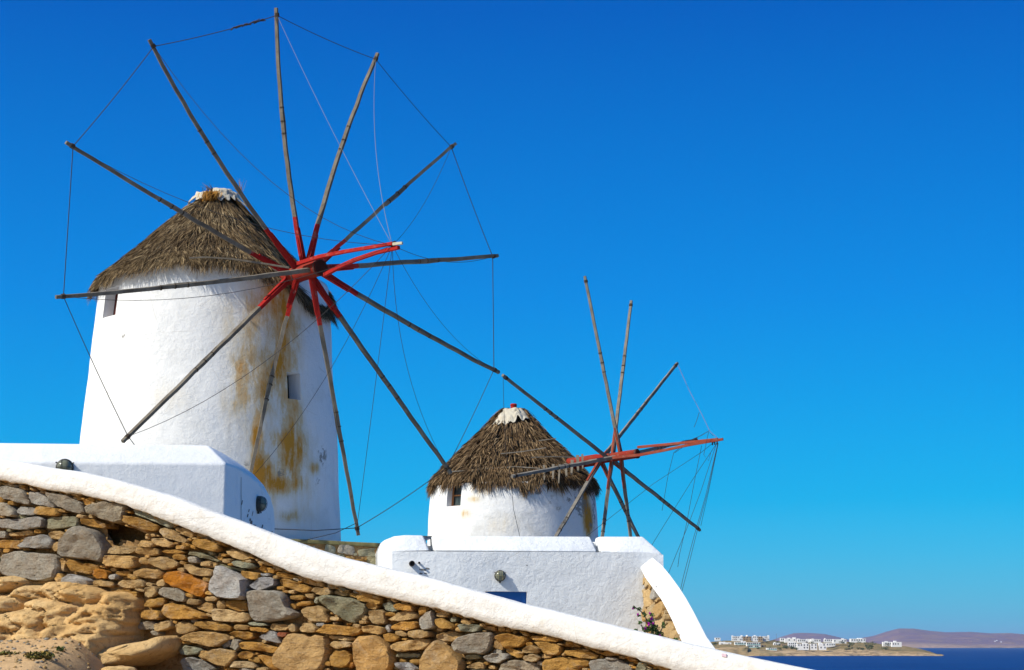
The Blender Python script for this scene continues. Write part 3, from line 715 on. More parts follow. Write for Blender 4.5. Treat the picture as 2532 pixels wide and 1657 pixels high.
def slab(poly, label, seed, r0, prot):
    r_ = random.Random(seed); out = smooth_poly(poly, 40); c = out.mean(0); vs, fs = [], []
    for s_, d in ((1.02, -.3), (1.0, prot * .45), (.97, prot * .8), (.90, prot * .95), (.75, prot * 1.0), (.5, prot * 1.02), (.25, prot * 1.0)):
        for p in out:
            q = c + (p - c) * s_; dd = d * (1 - .5 * max(0, (c[1] - q[1]) / 40)) + .05 * noise.fractal(Vector((q[0] * .02, q[1] * .035, seed)), 1, 2, 5)
            vs.append(WP(q[0] + 3 * noise.noise(Vector((q[0] * .1, q[1] * .1, 3))), q[1] + 2.5 * noise.noise(Vector((q[0] * .09, q[1] * .1, 7))), dd))
    n = 40; m_ = 7; vs.append(WP(c[0], c[1], prot))
    for k_ in range(m_ - 1):
        for i_ in range(n): fs.append((k_*n+i_, (k_+1)*n+i_, (k_+1)*n+(i_+1) % n, k_*n+(i_+1) % n))
    for i_ in range(n): fs.append(((m_-1)*n+i_, len(vs)-1, (m_-1)*n+(i_+1) % n))
    tag(mesh_obj("rock", vs, fs, M_ROCK, smooth=True), label=label, cat="rock")
slab([(232,1618),(285,1606),(335,1600),(385,1588),(438,1570),(444,1600),(428,1618),(400,1630),(365,1645),(300,1648),(252,1640)], "long sloping tan slab of rock jutting out at the wall's foot", 4.0, 0, .42)
boulder(WP(388, 1662, .50), (.13, .10, .05), 0, 14, "rounded pale rock lowest in the foreground under the sloping slab")
boulder(WP(72, 1652, 1.0), (.10, .08, .035), .3, 21, "flat pale stone lying on the sand near the bottom left corner", sub=3)
boulder(WP(160, 1650, .95), (.05, .04, .02), .3, 25, "pebble sized stone on the sand right of the flat pale one", sub=3)
pv_, pf_, pc_ = [], [], []
for _ in range(800):
    x, y = rng.uniform(-4.4, -2.6), rng.uniform(11.5, 13.9)
    if wall_side(x, y) < .3: continue
    z = ground_z(x, y); r = rng.uniform(.006, .022); n = len(pv_)
    for a_, b_, c_ in ((1,0,0),(-1,0,0),(0,1,0),(0,-1,0),(0,0,.7),(0,0,-.7)):
        pv_.append((x + a_*r*rng.uniform(.7,1.3), y + b_*r*rng.uniform(.7,1.3), z + c_*r))
    for f in ((0,2,4),(2,1,4),(1,3,4),(3,0,4),(2,0,5),(1,2,5),(3,1,5),(0,3,5)): pf_.append(tuple(n + i for i in f))
    pc_ += [stone_col(rng.choice('ptg'), rng)] * 6
pg = mesh_obj("gravel", pv_, pf_, M_STONE, smooth=True); cols_attr(pg, pc_); tag(pg, kind="stuff")

# ---------------------------------------------------------------- plants
def leaf_cloud(vs, fs, cols, c, rad, n, size, pal, flat=.6):
    for _ in range(n):
        d = Vector((rng.gauss(0, 1), rng.gauss(0, 1), rng.gauss(0, 1))).normalized() * rng.random() ** .5
        p = Vector(c) + Vector((d.x * rad[0], d.y * rad[1], d.z * rad[2]))
        a = Vector((rng.gauss(0, 1), rng.gauss(0, 1), rng.gauss(0, 1))).normalized(); b = a.orthogonal().normalized()
        s = size * rng.uniform(.6, 1.3); n0 = len(vs)
        vs += [p - a * s, p + b * s * flat, p + a * s, p - b * s * flat]; fs.append((n0, n0+1, n0+2, n0+3)); cols += [rng.choice(pal)] * 4
M_LEAF = flat_attr("leaf_colour")
def tuft(c, rad, n, pal, label, name="dry_weed", size=.012, cat="weed"):
    e = empty(name, c, label=label, cat=cat)
    vs, fs, co = [], [], []; leaf_cloud(vs, fs, co, Vector(c) + Vector((0, 0, rad[2] * .7)), rad, n, size, pal)
    o = mesh_obj("foliage", vs, fs, M_LEAF, e); cols_attr(o, co)
    sv2, sf2 = [], []
    for k in range(7):
        t = k * .9; q = Vector(c) + Vector((math.cos(t) * rad[0] * .7, math.sin(t) * rad[1] * .7, rad[2] * .9)); tube(sv2, sf2, [Vector(c), q], .003, 3)
    tag(mesh_obj("stem", sv2, sf2, M_WOOD, e), kind="stuff"); tag(o, kind="stuff")
def on_ground(px, Y):
    x = (px - CX) / FPX * Y; return Vector((x, Y, ground_z(x, Y)))
RUST = [(.16, .07, .015), (.10, .05, .012), (.24, .11, .02), (.07, .05, .02)]; OLIVE = [(.16, .13, .03), (.10, .10, .02), (.26, .17, .04), (.05, .06, .015)]
def bed_point(px, py): return WP(px, py, bed_d(px, py) + .0)
tuft(bed_point(14, 1592), (.10, .07, .055), 520, RUST, "rusty brown dry weed growing on the rock at the left edge")
tuft(on_ground(115, 12.7), (.11, .07, .03), 420, OLIVE, "olive dry weed mat on the sand below the bedrock")
tuft(on_ground(165, 13.1), (.028, .025, .02), 90, [(.09, .14, .03), (.06, .10, .02)], "tiny green sprig on the sand beside the bedrock", name="green_sprig", size=.008)
tuft(on_ground(30, 13.0), (.10, .05, .015), 160, OLIVE, "thin straw coloured weed patch at the left edge of the sand")

# ---------------------------------------------------------------- bulkhead lamp
def lamp(c, n, r, label):
    """round caged bulkhead lamp on a wall at c, facing n"""
    n = Vector(n).normalized(); up = Vector((0, 0, 1)); a = up.cross(n).normalized(); b = n.cross(a)
    e = empty("bulkhead_lamp", c, label=label, cat="wall lamp", group="round caged lamps on the white houses")
    def rev(name, prof, mat, seg=24):
        vs, fs = [], []
        for rr, d in prof:
            for k in range(seg):
                t = 2 * math.pi * k / seg; vs.append(c + a * math.cos(t) * rr * r + b * math.sin(t) * rr * r + n * d * r)
        for i in range(len(prof) - 1):
            for k in range(seg): fs.append((i*seg+k, i*seg+(k+1) % seg, (i+1)*seg+(k+1) % seg, (i+1)*seg+k))
        fs.append(tuple(range((len(prof)-1)*seg, len(prof)*seg)))
        return mesh_obj(name, vs, fs, mat, e, smooth=True)
    rev("housing", [(.95, 0), (1.0, .06), (1.0, .5), (.94, .58), (.82, .6)], M_METAL)
    rev("glass_dome", [(.84, .55), (.82, .72), (.70, .92), (.45, 1.08), (.15, 1.14)], M_GLASS)
    for k in (-1, 1):
        vs, fs = [], []; pts = []
        for i in range(13):
            t = math.pi * i / 12; pts.append(c + (a * .30 * k + b * math.cos(t) * .9).normalized() * 0 + a * r * .33 * k + b * r * .90 * math.cos(t) + n * r * (.58 + .62 * math.sin(t)))
        tube(vs, fs, pts, r * .035, 5); mesh_obj("cage_wire", vs, fs, M_BRASS if "door" in label else M_METAL, e)
    vs, fs = [], []; pts = [c + a * r * .9 * math.cos(math.pi * i / 12) + n * r * (.58 + .64 * math.sin(math.pi * i / 12)) for i in range(13)]; tube(vs, fs, pts, r * .035, 5)
    mesh_obj("cage_wire", vs, fs, M_BRASS if "door" in label else M_METAL, e)
    for t in (.5, 2.6, 4.7):
        vs, fs = [], []; p = c + a * math.cos(t) * r * 1.0 + b * math.sin(t) * r * 1.0 + n * r * .5
        tube(vs, fs, [p, p + (a * math.cos(t) + b * math.sin(t)) * r * .18], r * .09, 6); mesh_obj("screw_lug", vs, fs, M_METAL, e)
    vs, fs = [], []; tube(vs, fs, [c - b * r * .9 + n * r * .2, c - b * r * 1.25 + n * r * .2], r * .16, 8); mesh_obj("cable_gland", vs, fs, M_METAL, e)

# ---------------------------------------------------------------- house builder
def quadstrip(a, b): return [(a + i, a + i + 1, b + i + 1, b + i) for i in range(0)]
class MBuild:
    def __init__(s): s.v = []; s.f = []
    def poly(s, pts): n = len(s.v); s.v += [Vector(p) for p in pts]; s.f.append(tuple(range(n, n + len(pts))))
    def strip(s, A, B):
        for i in range(len(A) - 1): s.poly([A[i], A[i+1], B[i+1], B[i]])
    def make(s, name, mat, parent=None, bevel=0, smooth=False, **k):
        bm = bmesh.new(); vm = [bm.verts.new(v) for v in s.v]
        for f in s.f:
            try: bm.faces.new([vm[i] for i in f])
            except ValueError: pass
        bmesh.ops.remove_doubles(bm, verts=bm.verts, dist=.003)
        bmesh.ops.dissolve_degenerate(bm, edges=bm.edges, dist=.002)
        bmesh.ops.recalc_face_normals(bm, faces=bm.faces)
        vs = [v.co.copy() for v in bm.verts]; fs = [tuple(v.index for v in f.verts) for f in bm.faces]; bm.free()
        return mesh_obj(name, vs, fs, mat, parent, smooth=smooth, bevel=bevel, **k)

# --- left house
A0 = P(560, 1146, 24.0); fd = Vector((1, .12, 0)).normalized(); fn = Vector((fd.y, -fd.x, 0))
E0 = P(680, 1300, 28.0); sd_ = Vector((E0.x - A0.x, E0.y - A0.y, 0)).normalized(); sn = Vector((sd_.y, -sd_.x, 0))
h1 = empty("low_house", Vector((A0.x - 2, A0.y, .2)), label="low whitewashed house with a rounded shaded right end in front of the big windmill", cat="house")
outer = [PL(x, y, A0, sn) for x, y in ((560,1146),(590,1158),(618,1177),(642,1198),(658,1219),(670,1243),(677,1268),(680,1300))]
inner_px = ((515,1101),(548,1118),(588,1143),(625,1170),(650,1196),(667,1226),(676,1255),(680,1290))
inner = []
for (x, y), o_ in zip(inner_px, outer): inner.append(P(x, y, o_.y + .42))
inner[-1] = outer[-1] + Vector((-.05, .1, .05)); 
m = MBuild(); zb = -.2
dn_ = lambda p: Vector((p.x, p.y, zb))
lt_o = PL(-900, 1135, A0, fn); lt_i = PL(-900, 1084, A0 - fn * .4, fn)
m.poly([outer[0], lt_o, Vector((lt_o.x, lt_o.y, zb)), Vector((A0.x, A0.y, zb))])
m.poly([outer[0], inner[0], lt_i, lt_o])
m.poly(outer + [Vector((outer[-1].x, outer[-1].y, zb)), Vector((A0.x, A0.y, zb))])
m.strip(outer, inner)
back = [p + Vector((-3, 1.2, -.35)) for p in inner]
m.strip(inner, back); m.poly([inner[0], back[0], lt_i + Vector((0, 1.2, -.35)), lt_i])
m.poly([outer[-1], back[-1] + Vector((0, .3, 0)), Vector((back[-1].x, back[-1].y + .3, zb)), Vector((outer[-1].x, outer[-1].y, zb))])
m.poly([lt_o, lt_i, lt_i + Vector((0, 4, -.35)), dn_(lt_i + Vector((0, 4, 0))), Vector((lt_o.x, lt_o.y, zb))])
m.make("wall", M_SMOOTHHOUSE, h1, bevel=.035)
lamp(PL(161, 1157, A0, fn), fn, .115, "round caged lamp on the left house front, half hidden by the sloping coping")
lamp(PL(636, 1246, A0, sn), sn, .115, "dark round caged lamp on the shaded right side of the left house")
# flaked paint patches on the side face
fp = MBuild()
for x, y, w, h in ((598,1243,2,14),(615,1263,2,8),(612,1275,3,9),(618,1285,4,8),(624,1270,1.5,14),(621,1292,6,10),(628,1300,8,5),(648,1302,3,9),(672,1316,2,7)):
    mp = ell_poly(x, y, w, h, .2, rng, 8); fp.poly([PL(a_, b_, A0, sn) + sn * .004 for a_, b_ in mp])
tag(fp.make("flaked_patches", plain("bare_render", (.20, .17, .15), .95, .05, .4, 20), h1), kind="stuff")
# painted drip line down the side
m = MBuild(); m.poly([PL(x, y, A0, sn) + sn * .004 for x, y in ((595.2,1180),(596.4,1180),(596.4,1290),(595.2,1290))]); m.make("pipe_joint_line", plain("joint_grey", (.35, .34, .30)), h1)

# --- right house
B0 = P(970, 1363, 40.0); gd = Vector((1, .12, 0)).normalized(); gn = Vector((gd.y, -gd.x, 0))
E1 = P(914, 1400, 43.0); td = Vector((E1.x - B0.x, E1.y - B0.y, 0)).normalized(); tn = Vector((-td.y, td.x, 0))
if tn.x > 0: tn = -tn
h2 = empty("white_house", Vector((B0.x + 3, B0.y, -1.2)), label="white house with notched parapet and blue door in front of the smaller windmill", cat="house")
m = MBuild(); zb = -1.6
def G(x, y): return PL(x, y, B0, gn)
def dn(p, z=zb): return Vector((p.x, p.y, z))
yl = 1363
ro = G(1640, 1372)
dl, dr, dt = G(1200, 1462), G(1303, 1463.5), None
topl, topr = G(970, yl), G(1640, 1372)
pt = lambda x: G(x, lerp(1363, 1366, (x - 970) / 670))
# facade round the door opening
m.poly([topl, pt(1200), Vector((dl.x, dl.y, dl.z)), dn(dl), dn(topl)])
m.poly([pt(1200), pt(1303), dr, dl])
m.poly([pt(1303), pt(1600), ro, dn(ro), dn(dr), dr])
rec = -gn * .14
m.poly([dl, dr, dr + rec, dl + rec]); m.poly([dr, dn(dr), dn(dr) + rec, dr + rec]); m.poly([dl, dl + rec, dn(dl) + rec, dn(dl)])
outer2 = [PL(x, y, B0, tn) for x, y in ((970,1363),(955,1358),(943,1360),(932,1367),(924,1378),(918,1392),(915,1408))]
m.poly([*outer2, dn(outer2[-1]), dn(B0)])
bk = 6.0
m.poly([ro, ro + Vector((.2, bk, 0)), dn(ro) + Vector((.2, bk, 0)), dn(ro)])
m.poly([topl, topr, topr - gn * bk, topl - gn * bk])
m.make("wall", M_HOUSE, h2, bevel=.03)
inn = [P(x, y, o_.y + .4) for (x, y), o_ in zip(((1000,1323),(972,1326),(950,1335),(934,1347),(924,1362),(918,1378),(915,1398)), outer2)]
inn[-1] = outer2[-1] + Vector((.05, .1, .08))
def Gb(x, y, d): return PL(x, y, B0 - gn * d, gn)
m = MBuild()
pr_b, pr_t = G(1060, 1361), Gb(1046, 1324, .4)
m.poly([outer2[0], pr_b, pr_t, inn[0]]); m.strip(outer2, inn)
m.strip(inn, [p + Vector((.9, .25, -.02)) for p in inn])
q0, q1 = inn[0] + Vector((0, .3, 0)), pr_t + Vector((0, .3, 0))
m.poly([inn[0], pr_t, q1, q0]); m.poly([pr_t, pr_b, pr_b + Vector((0, .72, 0)), q1])
m.make("parapet", M_HOUSE, h2, bevel=.04)
m = MBuild(); q = [Gb(978, 1372, .12), Gb(1052, 1372, .12), Gb(1044, 1334, .45), Gb(992, 1334, .45)]; q2 = [p - gn * .45 for p in q]
m.poly(q); m.poly(q2[::-1]); [m.poly([q[i], q2[i], q2[(i+1) % 4], q[(i+1) % 4]]) for i in range(4)]; m.make("parapet_core", M_HOUSE, h2)
def par(tl, tr, bl, br, ybl, ybr, yt0=1326, yt1=1326, dd=.4):
    m = MBuild(); a, b, c, d = G(bl, ybl), G(br, ybr), Gb(tr, yt1, dd), Gb(tl, yt0, dd)
    a2, b2, c2, d2 = a - gn * 1.1, b - gn * 1.1, c - gn * .45, d - gn * .45
    m.poly([a, b, c, d]); m.poly([d, c, c2, d2]); m.poly([a2, d2, c2, b2]); m.poly([a, d, d2, a2]); m.poly([b, b2, c2, c]); m.poly([a, a2, b2, b])
    return m.make("parapet", M_HOUSE, h2, bevel=.04)
par(1067, 1459, 1074, 1477, 1362, 1365, 1325, 1327); par(1480, 1590, 1485, 1640, 1365, 1372, 1327, 1327)
for xa_, xb_, yt_ in ((1040, 1084, 1350), (1462, 1500, 1340)):
    m = MBuild(); q = [Gb(xa_, 1366, .62), Gb(xb_, 1366, .62), Gb(xb_, yt_, .62), Gb(xa_, yt_, .62)]; q2 = [p - gn * 1.2 for p in q]
    m.poly(q); m.poly(q2[::-1]); [m.poly([q[i], q2[i], q2[(i+1) % 4], q[(i+1) % 4]]) for i in range(4)]; m.make("spout_sill", M_HOUSE, h2, bevel=.03)
# door
m = MBuild(); da, db = dl + rec, dr + rec
def Dp(u, z, d): return Vector((lerp(da.x, db.x, u), lerp(da.y, db.y, u), z)) + gn * d
def bx(u0, u1, z0, z1, d0, d1, name, mat, par_):
    m = MBuild(); a = [Dp(u0, z0, d1), Dp(u1, z0, d1), Dp(u1, z1, d1), Dp(u0, z1, d1)]; b = [Dp(u0, z0, d0), Dp(u1, z0, d0), Dp(u1, z1, d0), Dp(u0, z1, d0)]
    m.poly(a); m.poly(b[::-1]); 
    for i in range(4): j = (i + 1) % 4; m.poly([a[i], b[i], b[j], a[j]])
    return m.make(name, mat, par_, bevel=.006)
zt = dl.z
dleaf = bx(.0, 1.0, zb + .35, zt - .003, -.05, .0, "door", M_BLUE, h2); tag(dleaf, label="blue panelled door")
bx(.0, .14, zb + .35, zt - .005, 0, .035, "stile", M_BLUE, dleaf); bx(.86, 1., zb + .35, zt - .005, 0, .035, "stile", M_BLUE, dleaf); bx(.14, .86, zt - .22, zt - .005, 0, .035, "rail", M_BLUE, dleaf)
bx(.20, .80, zt - 1.0, zt - .28, 0, .012, "panel", M_BLUE, dleaf)
lamp(G(1236, 1424), gn, .125, "round brass caged lamp above the blue door of the white house")
# open vent pipe end and small hook
def pipe(c, n, r, L, label):
    vs, fs = [], []; n = Vector(n); a = Vector((0, 0, 1)).cross(n).normalized(); b = n.cross(a); seg = 18
    for rr, d in ((r, 0), (r, L), (r * .84, L), (r * .84, .01)):
        for k in range(seg):
            t = 2 * math.pi * k / seg; vs.append(c + a * math.cos(t) * rr + b * math.sin(t) * rr + n * d)
    for i in range(3):
        for k in range(seg): fs.append((i*seg+k, i*seg+(k+1) % seg, (i+1)*seg+(k+1) % seg, (i+1)*seg+k))
    fs.append(tuple(range(3*seg, 4*seg)))
    tag(mesh_obj("wall_pipe", vs, fs, plain("old_pipe", (.10, .085, .08), .9, .1, .5, 30), smooth=True), label=label, cat="pipe")
pipe(G(1018, 1394), gn, .062, .13, "short open pipe end sticking out of the white house front near its left corner")
pipe(G(1036, 1392), gn, .022, .09, "thin metal stub right beside the open pipe end on the white house")
m = MBuild()
for x, y, w, h in ((1047,1409,14,5),(1057,1406,10,4),(1041,1418,8,4),(1052,1418,8,3),(1038,1408,3,3),(1303,1398,3,3)):
    m.poly([G(a_, b_) + gn * .004 for a_, b_ in ell_poly(x, y, w, h, .1, rng, 9)])
tag(m.make("flaked_patches", plain("bare_plaster_grey", (.22, .20, .18), .95, .05, .6, 25), h2), kind="stuff")

# --- buttress coming down from the right house
TL = [(1590,1402),(1600,1423),(1617,1446),(1640,1477),(1655,1504),(1669,1532),(1680,1558),(1694,1586),(1704,1612),(1712,1640)]
TR = [(1608,1373),(1638,1398),(1658,1422),(1680,1452),(1698,1480),(1716,1512),(1731,1541),(1748,1574),(1769,1603),(1785,1632)]
bz = [40.66 - .42 * i for i in range(10)]
Lp = [P(x, y, d) for (x, y), d in zip(TL, bz)]; Rp = [P(x, y, d + .12) for (x, y), d in zip(TR, bz)]
btr = empty("buttress_wall", Vector((3.3, 38, -1.6)), label="curved white topped stone buttress sweeping down from the right corner of the white house", cat="wall")
m = MBuild(); th = .10
Lo = [p + Vector((-.05, 0, 0)) for p in Lp]; Lu = [p + Vector((-.05, 0, -.05)) for p in Lp]; Ru = [p + Vector((.02, .05, -.30)) for p in Rp]
m.strip(Lo, Rp); m.strip(Lu, Lo); m.strip(Rp, Ru); m.strip(Ru, Lu); m.poly([Lo[-1], Rp[-1], Ru[-1], Lu[-1]]); m.poly([Lo[0], Lu[0], Ru[0], Rp[0]])
m.make("coping", M_SMOOTHHOUSE, btr, bevel=.02)
m = MBuild(); Ld = [dn(p, -3) for p in Lp]; Rd = [dn(p, -3) for p in Ru]
Lc = [p + Vector((.04, 0, -.04)) for p in Lp]; Rc = [p + Vector((-.03, 0, -.1)) for p in Ru]
m.strip(Lc, [dn(p, -3) for p in Lc]); m.strip(Rc, [dn(p, -3) for p in Rc]); m.poly([Lc[-1], Rc[-1], dn(Rc[-1], -3), dn(Lc[-1], -3)])
m.strip(Lc, Rc)
m.make("mortar_core", M_MORTAR, btr)
# stones of its left face, laid in face coordinates u (metres along) and z
fA = Lp[0]; fB = Lp[-1]; fu = Vector((fB.x - fA.x, fB.y - fA.y, 0)).normalized(); fnn = Vector((fu.y, -fu.x, 0))
if fnn.x > 0: fnn = -fnn
U = [(p - fA).dot(fu) for p in Lp]; ZT = [p.z - .03 for p in Lp]
K = 346.
Fb = Fill(0, -3.0 * K, 4.3 * K, 2.2 * K, 8)
topz = np.interp(Fb.X[0] / K, U, ZT)
Fb.free &= (-Fb.Y) < (topz * K)[None, :] - 4 if False else (Fb.Y < (topz * K)[None, :] - 8)
Fb.free &= Fb.Y > -1.6 * K
def BW(x, y, d): return Vector((fA.x, fA.y, 0)) + fu * (x / K) + Vector((0, 0, y / K)) + fnn * (d - .02)
bst = Fb.run([(190, 130), (130, 90), (95, 60), (65, 45), (45, 32)], rng, lambda x: .2, 'ptgpptt', 160, .12)
for c, p in bst[:230]: add_stone("stone", p[::-1], c, BW, btr, rng, bulge=.35, k=.8)

# --- stone wall in shade between the houses
sA = P(640, 1340, 41.8); sB = P(945, 1340, 42.2); su = Vector((sB.x - sA.x, sB.y - sA.y, 0)).normalized(); snn = Vector((su.y, -su.x, 0))
bw = empty("stone_wall", Vector((-3.6, 34, .5)), label="low shaded brown stone wall between the big windmill and the white house", cat="wall")
def SW(x, y, d=0.0): return PL(x, y, sA, snn) + snn * d
stp = [(600,1329),(700,1332),(800,1336),(870,1340),(945,1343.5)]
m = MBuild(); T_ = [SW(x, y) for x, y in stp]
m.strip(T_, [dn(p, -.8) for p in T_]); m.strip(T_, [p - snn * .4 for p in T_])
m.make("mortar_core", M_MORTAR, bw)
m = MBuild(); a_ = [SW(x, y - 0, .05) for x, y in stp]; b_ = [SW(x, y + 10, .05) for x, y in stp]
m.strip(a_, b_); m.strip(a_, [p - snn * .5 for p in a_]); m.strip(b_, [p - snn * .3 for p in b_]); m.make("coping", plain("mossy_render", (.21, .185, .085), .97, .05, .6, 7, .02), bw, bevel=.015)
Fs = Fill(640, 1340, 948, 1440, 2.5)
Fs.free &= Fs.Y > np.interp(Fs.X[0], [a for a, _ in stp], [b for _, b in stp])[None, :] + 11
ss = Fs.run([(40, 26), (28, 20), (20, 14), (14, 10), (9, 7)], rng, lambda x: 0, 'ooottng', 260, .12)
def SWk(x, y, d): return SW(x, y, d * 1.2)
for c, p in ss: add_stone("stone", p, c, SWk, bw, rng, bulge=.5, k=1.6)

# ---------------------------------------------------------------- windmill towers
def tower(axis, prof, holes, stains, patches, mat, parent, seed):
    """prof: list (z, r); holes: (angle0, angle1, z0, z1)"""
    zs_t = [z for z, _ in prof]; rs_t = [r for _, r in prof]
    R = lambda z: float(np.interp(z, zs_t, rs_t))
    ang = list(np.linspace(0, 2 * math.pi, 181)[:-1]); zz = list(np.linspace(zs_t[0], zs_t[-1], 110))
    for a0, a1, z0, z1 in holes:
        ang = [a for a in ang if not (a0 - .012 < a < a1 + .012)] + list(np.linspace(a0, a1, 6))
        zz = [z for z in zz if abs(z - z0) > .02 and abs(z - z1) > .02] + [z0, z1]
    ang.sort(); zz.sort(); na = len(ang); vs = []
    for z in zz:
        for a in ang:
            r = R(z) + .02 * fbm((math.cos(a) * 2.5, math.sin(a) * 2.5, z * .6 + seed), 1, 3)
            vs.append(Vector((axis.x + math.cos(a) * r, axis.y + math.sin(a) * r, z)))
    fs = []
    for j in range(len(zz) - 1):
        zc = (zz[j] + zz[j + 1]) / 2
        for i in range(na):
            i2 = (i + 1) % na; ac = (ang[i] + ang[i2]) / 2 if i2 else ang[i] + .01
            if any(a0 < ac < a1 and z0 < zc < z1 for a0, a1, z0, z1 in holes): continue
            fs.append((j*na+i, j*na+i2, (j+1)*na+i2, (j+1)*na+i))
    fs.append(tuple((len(zz)-1)*na + i for i in range(na)))
    o = mesh_obj("wall", vs, fs, mat, parent, smooth=True)
    st = np.zeros((len(vs), 4), np.float32); st[:, 3] = 1
    V = np.array([tuple(v) for v in vs])
    Fw = V[:, 1] * CP + V[:, 2] * SP; Uw = -V[:, 1] * SP + V[:, 2] * CP
    X = CX + FPX * V[:, 0] / Fw; Y = CY - FPX * Uw / Fw
    front = (V[:, 1] < axis.y + .3)
    for k, L in ((0, stains), (1, patches)):
        acc = np.zeros(len(vs))
        for x, y, rx, ry, s in L: acc = np.maximum(acc, s * np.exp(-(((X - x) / rx) ** 2 + ((Y - y) / ry) ** 2) * .8)) if k else acc + s * np.exp(-(((X - x) / rx) ** 2 + ((Y - y) / ry) ** 2))
        st[:, k] = np.minimum(1.0, acc) * front
    a = o.data.color_attributes.new("stain", 'FLOAT_COLOR', 'POINT'); a.data.foreach_set('color', st.ravel())
    return o, R
def hit(axis, R, px, py):
    d = ray(px, py); t = (axis.y - 3) / d.y
    for _ in range(30):
        z = d.z * t; r = R(z)
        A = d.x**2 + d.y**2; B = -2 * (d.x * axis.x + d.y * axis.y); C = axis.x**2 + axis.y**2 - r * r
        D = max(0, B * B - 4 * A * C); t = (-B - math.sqrt(D)) / (2 * A)
    p = d * t; return math.atan2(p.y - axis.y, p.x - axis.x) % (2 * math.pi), p.z
def recess(axis, R, h, depth, parent, backmat, wallmat, name="window"):
    a0, a1, z0, z1 = h; ac = (a0 + a1) / 2; n = Vector((math.cos(ac), math.sin(ac), 0))
    def pt(a, z): r = R(z); return Vector((axis.x + math.cos(a) * r, axis.y + math.sin(a) * r, z))
    c = [pt(a0, z0), pt(a1, z0), pt(a1, z1), pt(a0, z1)]; e = .015
    grow = [Vector((0, 0, -e)), Vector((0, 0, -e)), Vector((0, 0, e)), Vector((0, 0, e))]
    b = [p - n * depth for p in c]; m = MBuild()
    c2 = [p + n * .0 for p in c]
    for i in range(4): j = (i + 1) % 4; m.poly([c2[i], c2[j], b[j], b[i]])
    w = m.make(name, wallmat, parent, bevel=0)
    m = MBuild(); m.poly([p + n * .01 for p in b]); m.make("pane" if name != "window_recess" else "back_board", backmat, w)
    return w, c, b, n
def thatch(name, axis, prof, n, L, wdt, mat, parent, seed, tilt=0.0, shag=.05, topcut=.985, droop=None, bare=(), holes=(), fringe=.15):
    """prof (r, z) from eaves up; a solid cone with loose straws over it"""
    rs = np.array([r for r, _ in prof]); zs = np.array([z for _, z in prof])
    s = np.r_[0, np.cumsum(np.hypot(np.diff(rs), np.diff(zs)))]; S_ = s[-1]
    g = np.random.default_rng(seed)
    def dz(a): return droop(a) if droop is not None else 0 * a
    # solid body
    vs, fs = [], []; na = 96; ts = np.linspace(0, S_, 16)
    for t in ts:
        for k in range(na):
            a = 2 * math.pi * k / na; r = float(np.interp(t, s, rs)) - .05; z = float(np.interp(t, s, zs)) - .03 + float(dz(np.array(a))) * (1 - t / S_)
            r += .04 * fbm((math.cos(a) * 2, math.sin(a) * 2, t * .8 + seed), 1, 3)
            vs.append(Vector((axis.x + r * math.cos(a), axis.y + r * math.sin(a), z)))
    for j in range(len(ts) - 1):
        for k in range(na): fs.append((j*na+k, j*na+(k+1) % na, (j+1)*na+(k+1) % na, (j+1)*na+k))
    n0 = len(vs)                                    # underside
    for k in range(na):
        a = 2 * math.pi * k / na; r = rs[0] - .55
        vs.append(Vector((axis.x + r * math.cos(a), axis.y + r * math.sin(a), zs[0] - .02 + float(dz(np.array(a))))))
    for k in range(na): fs.append((k, n0 + k, n0 + (k+1) % na, (k+1) % na))
    roof = mesh_obj("roof", vs, fs, plain(name + "_packed", (.06, .042, .026), .95, .05, .5, 6), parent, smooth=True)
    # straws
    ring = g.random(n) < .30
    t = np.where(ring, np.abs(g.normal(0, .14, n)) + .20, g.random(n) ** .8 * S_ + .08); t = np.minimum(t, S_ * topcut)
    # density weight by radius
    keep = g.random(n) < (np.interp(t, s, rs) / rs[0] * .85 + .15); t = t[keep]; n = len(t)
    # clumping: layered courses
    a = g.random(n) * 2 * np.pi
    ll = L * g.uniform(.5, 1.3, n)
    ok = np.ones(n, bool)
    for a0_, a1_, tt in bare: ok &= ~((t > tt * S_ + ll * .2) & (((a - a0_) % (2 * np.pi)) < (a1_ - a0_)))
    for hx, hy, hr in holes:
        rr0 = np.interp(t, s, rs); zz0 = np.interp(t, s, zs); X_ = axis.x + rr0 * np.cos(a); Y_ = axis.y + rr0 * np.sin(a)
        Fw_ = Y_ * CP + zz0 * SP; px_ = CX + FPX * X_ / Fw_; py_ = CY - FPX * (-Y_ * SP + zz0 * CP) / Fw_
        ok &= ~((((px_ - hx) / hr) ** 2 + ((py_ - hy + 14) / (hr * 1.3)) ** 2 < 1) & (Y_ < axis.y))
    t, a, ll = t[ok], a[ok], ll[ok]; n = len(t)
    cl = np.floor(a * 26 + np.floor(t / .35) * .5); rc_ = (np.sin(cl * 12.9898 + np.floor(t / .35) * 78.233) * 43758.5453) % 1
    r0 = np.interp(t, s, rs); z0 = np.interp(t, s, zs) + dz(a) * (1 - t / S_)
    t2 = t - ll; r1 = np.where(t2 > 0, np.interp(np.maximum(t2, 0), s, rs), rs[0] - t2 * (rs[0] - rs[1]) / (s[1]) * .55)
    z1 = np.where(t2 > 0, np.interp(np.maximum(t2, 0), s, zs), zs[0] + t2 * .92) + dz(a) * np.minimum(1, 1 - t2 / S_)
    lift = shag * (g.random(n) * .6 + rc_ * .9)
    r1 = r1 + lift; z1 = z1 + lift * .6 - np.where(t2 < 0, rc_ * .10, 0)
    tf_ = np.sin(a * 31 + 2.1 * np.sin(a * 9 + seed)) * .5 + np.sin(a * 57 + seed * 3) * .3 + np.sin(a * 13 + 1.7) * .35
    z1 = z1 - np.where(t2 < .1, np.maximum(0, tf_) * fringe, 0) + np.where(t2 < 0, np.maximum(0, -tf_) * fringe * .5, 0)
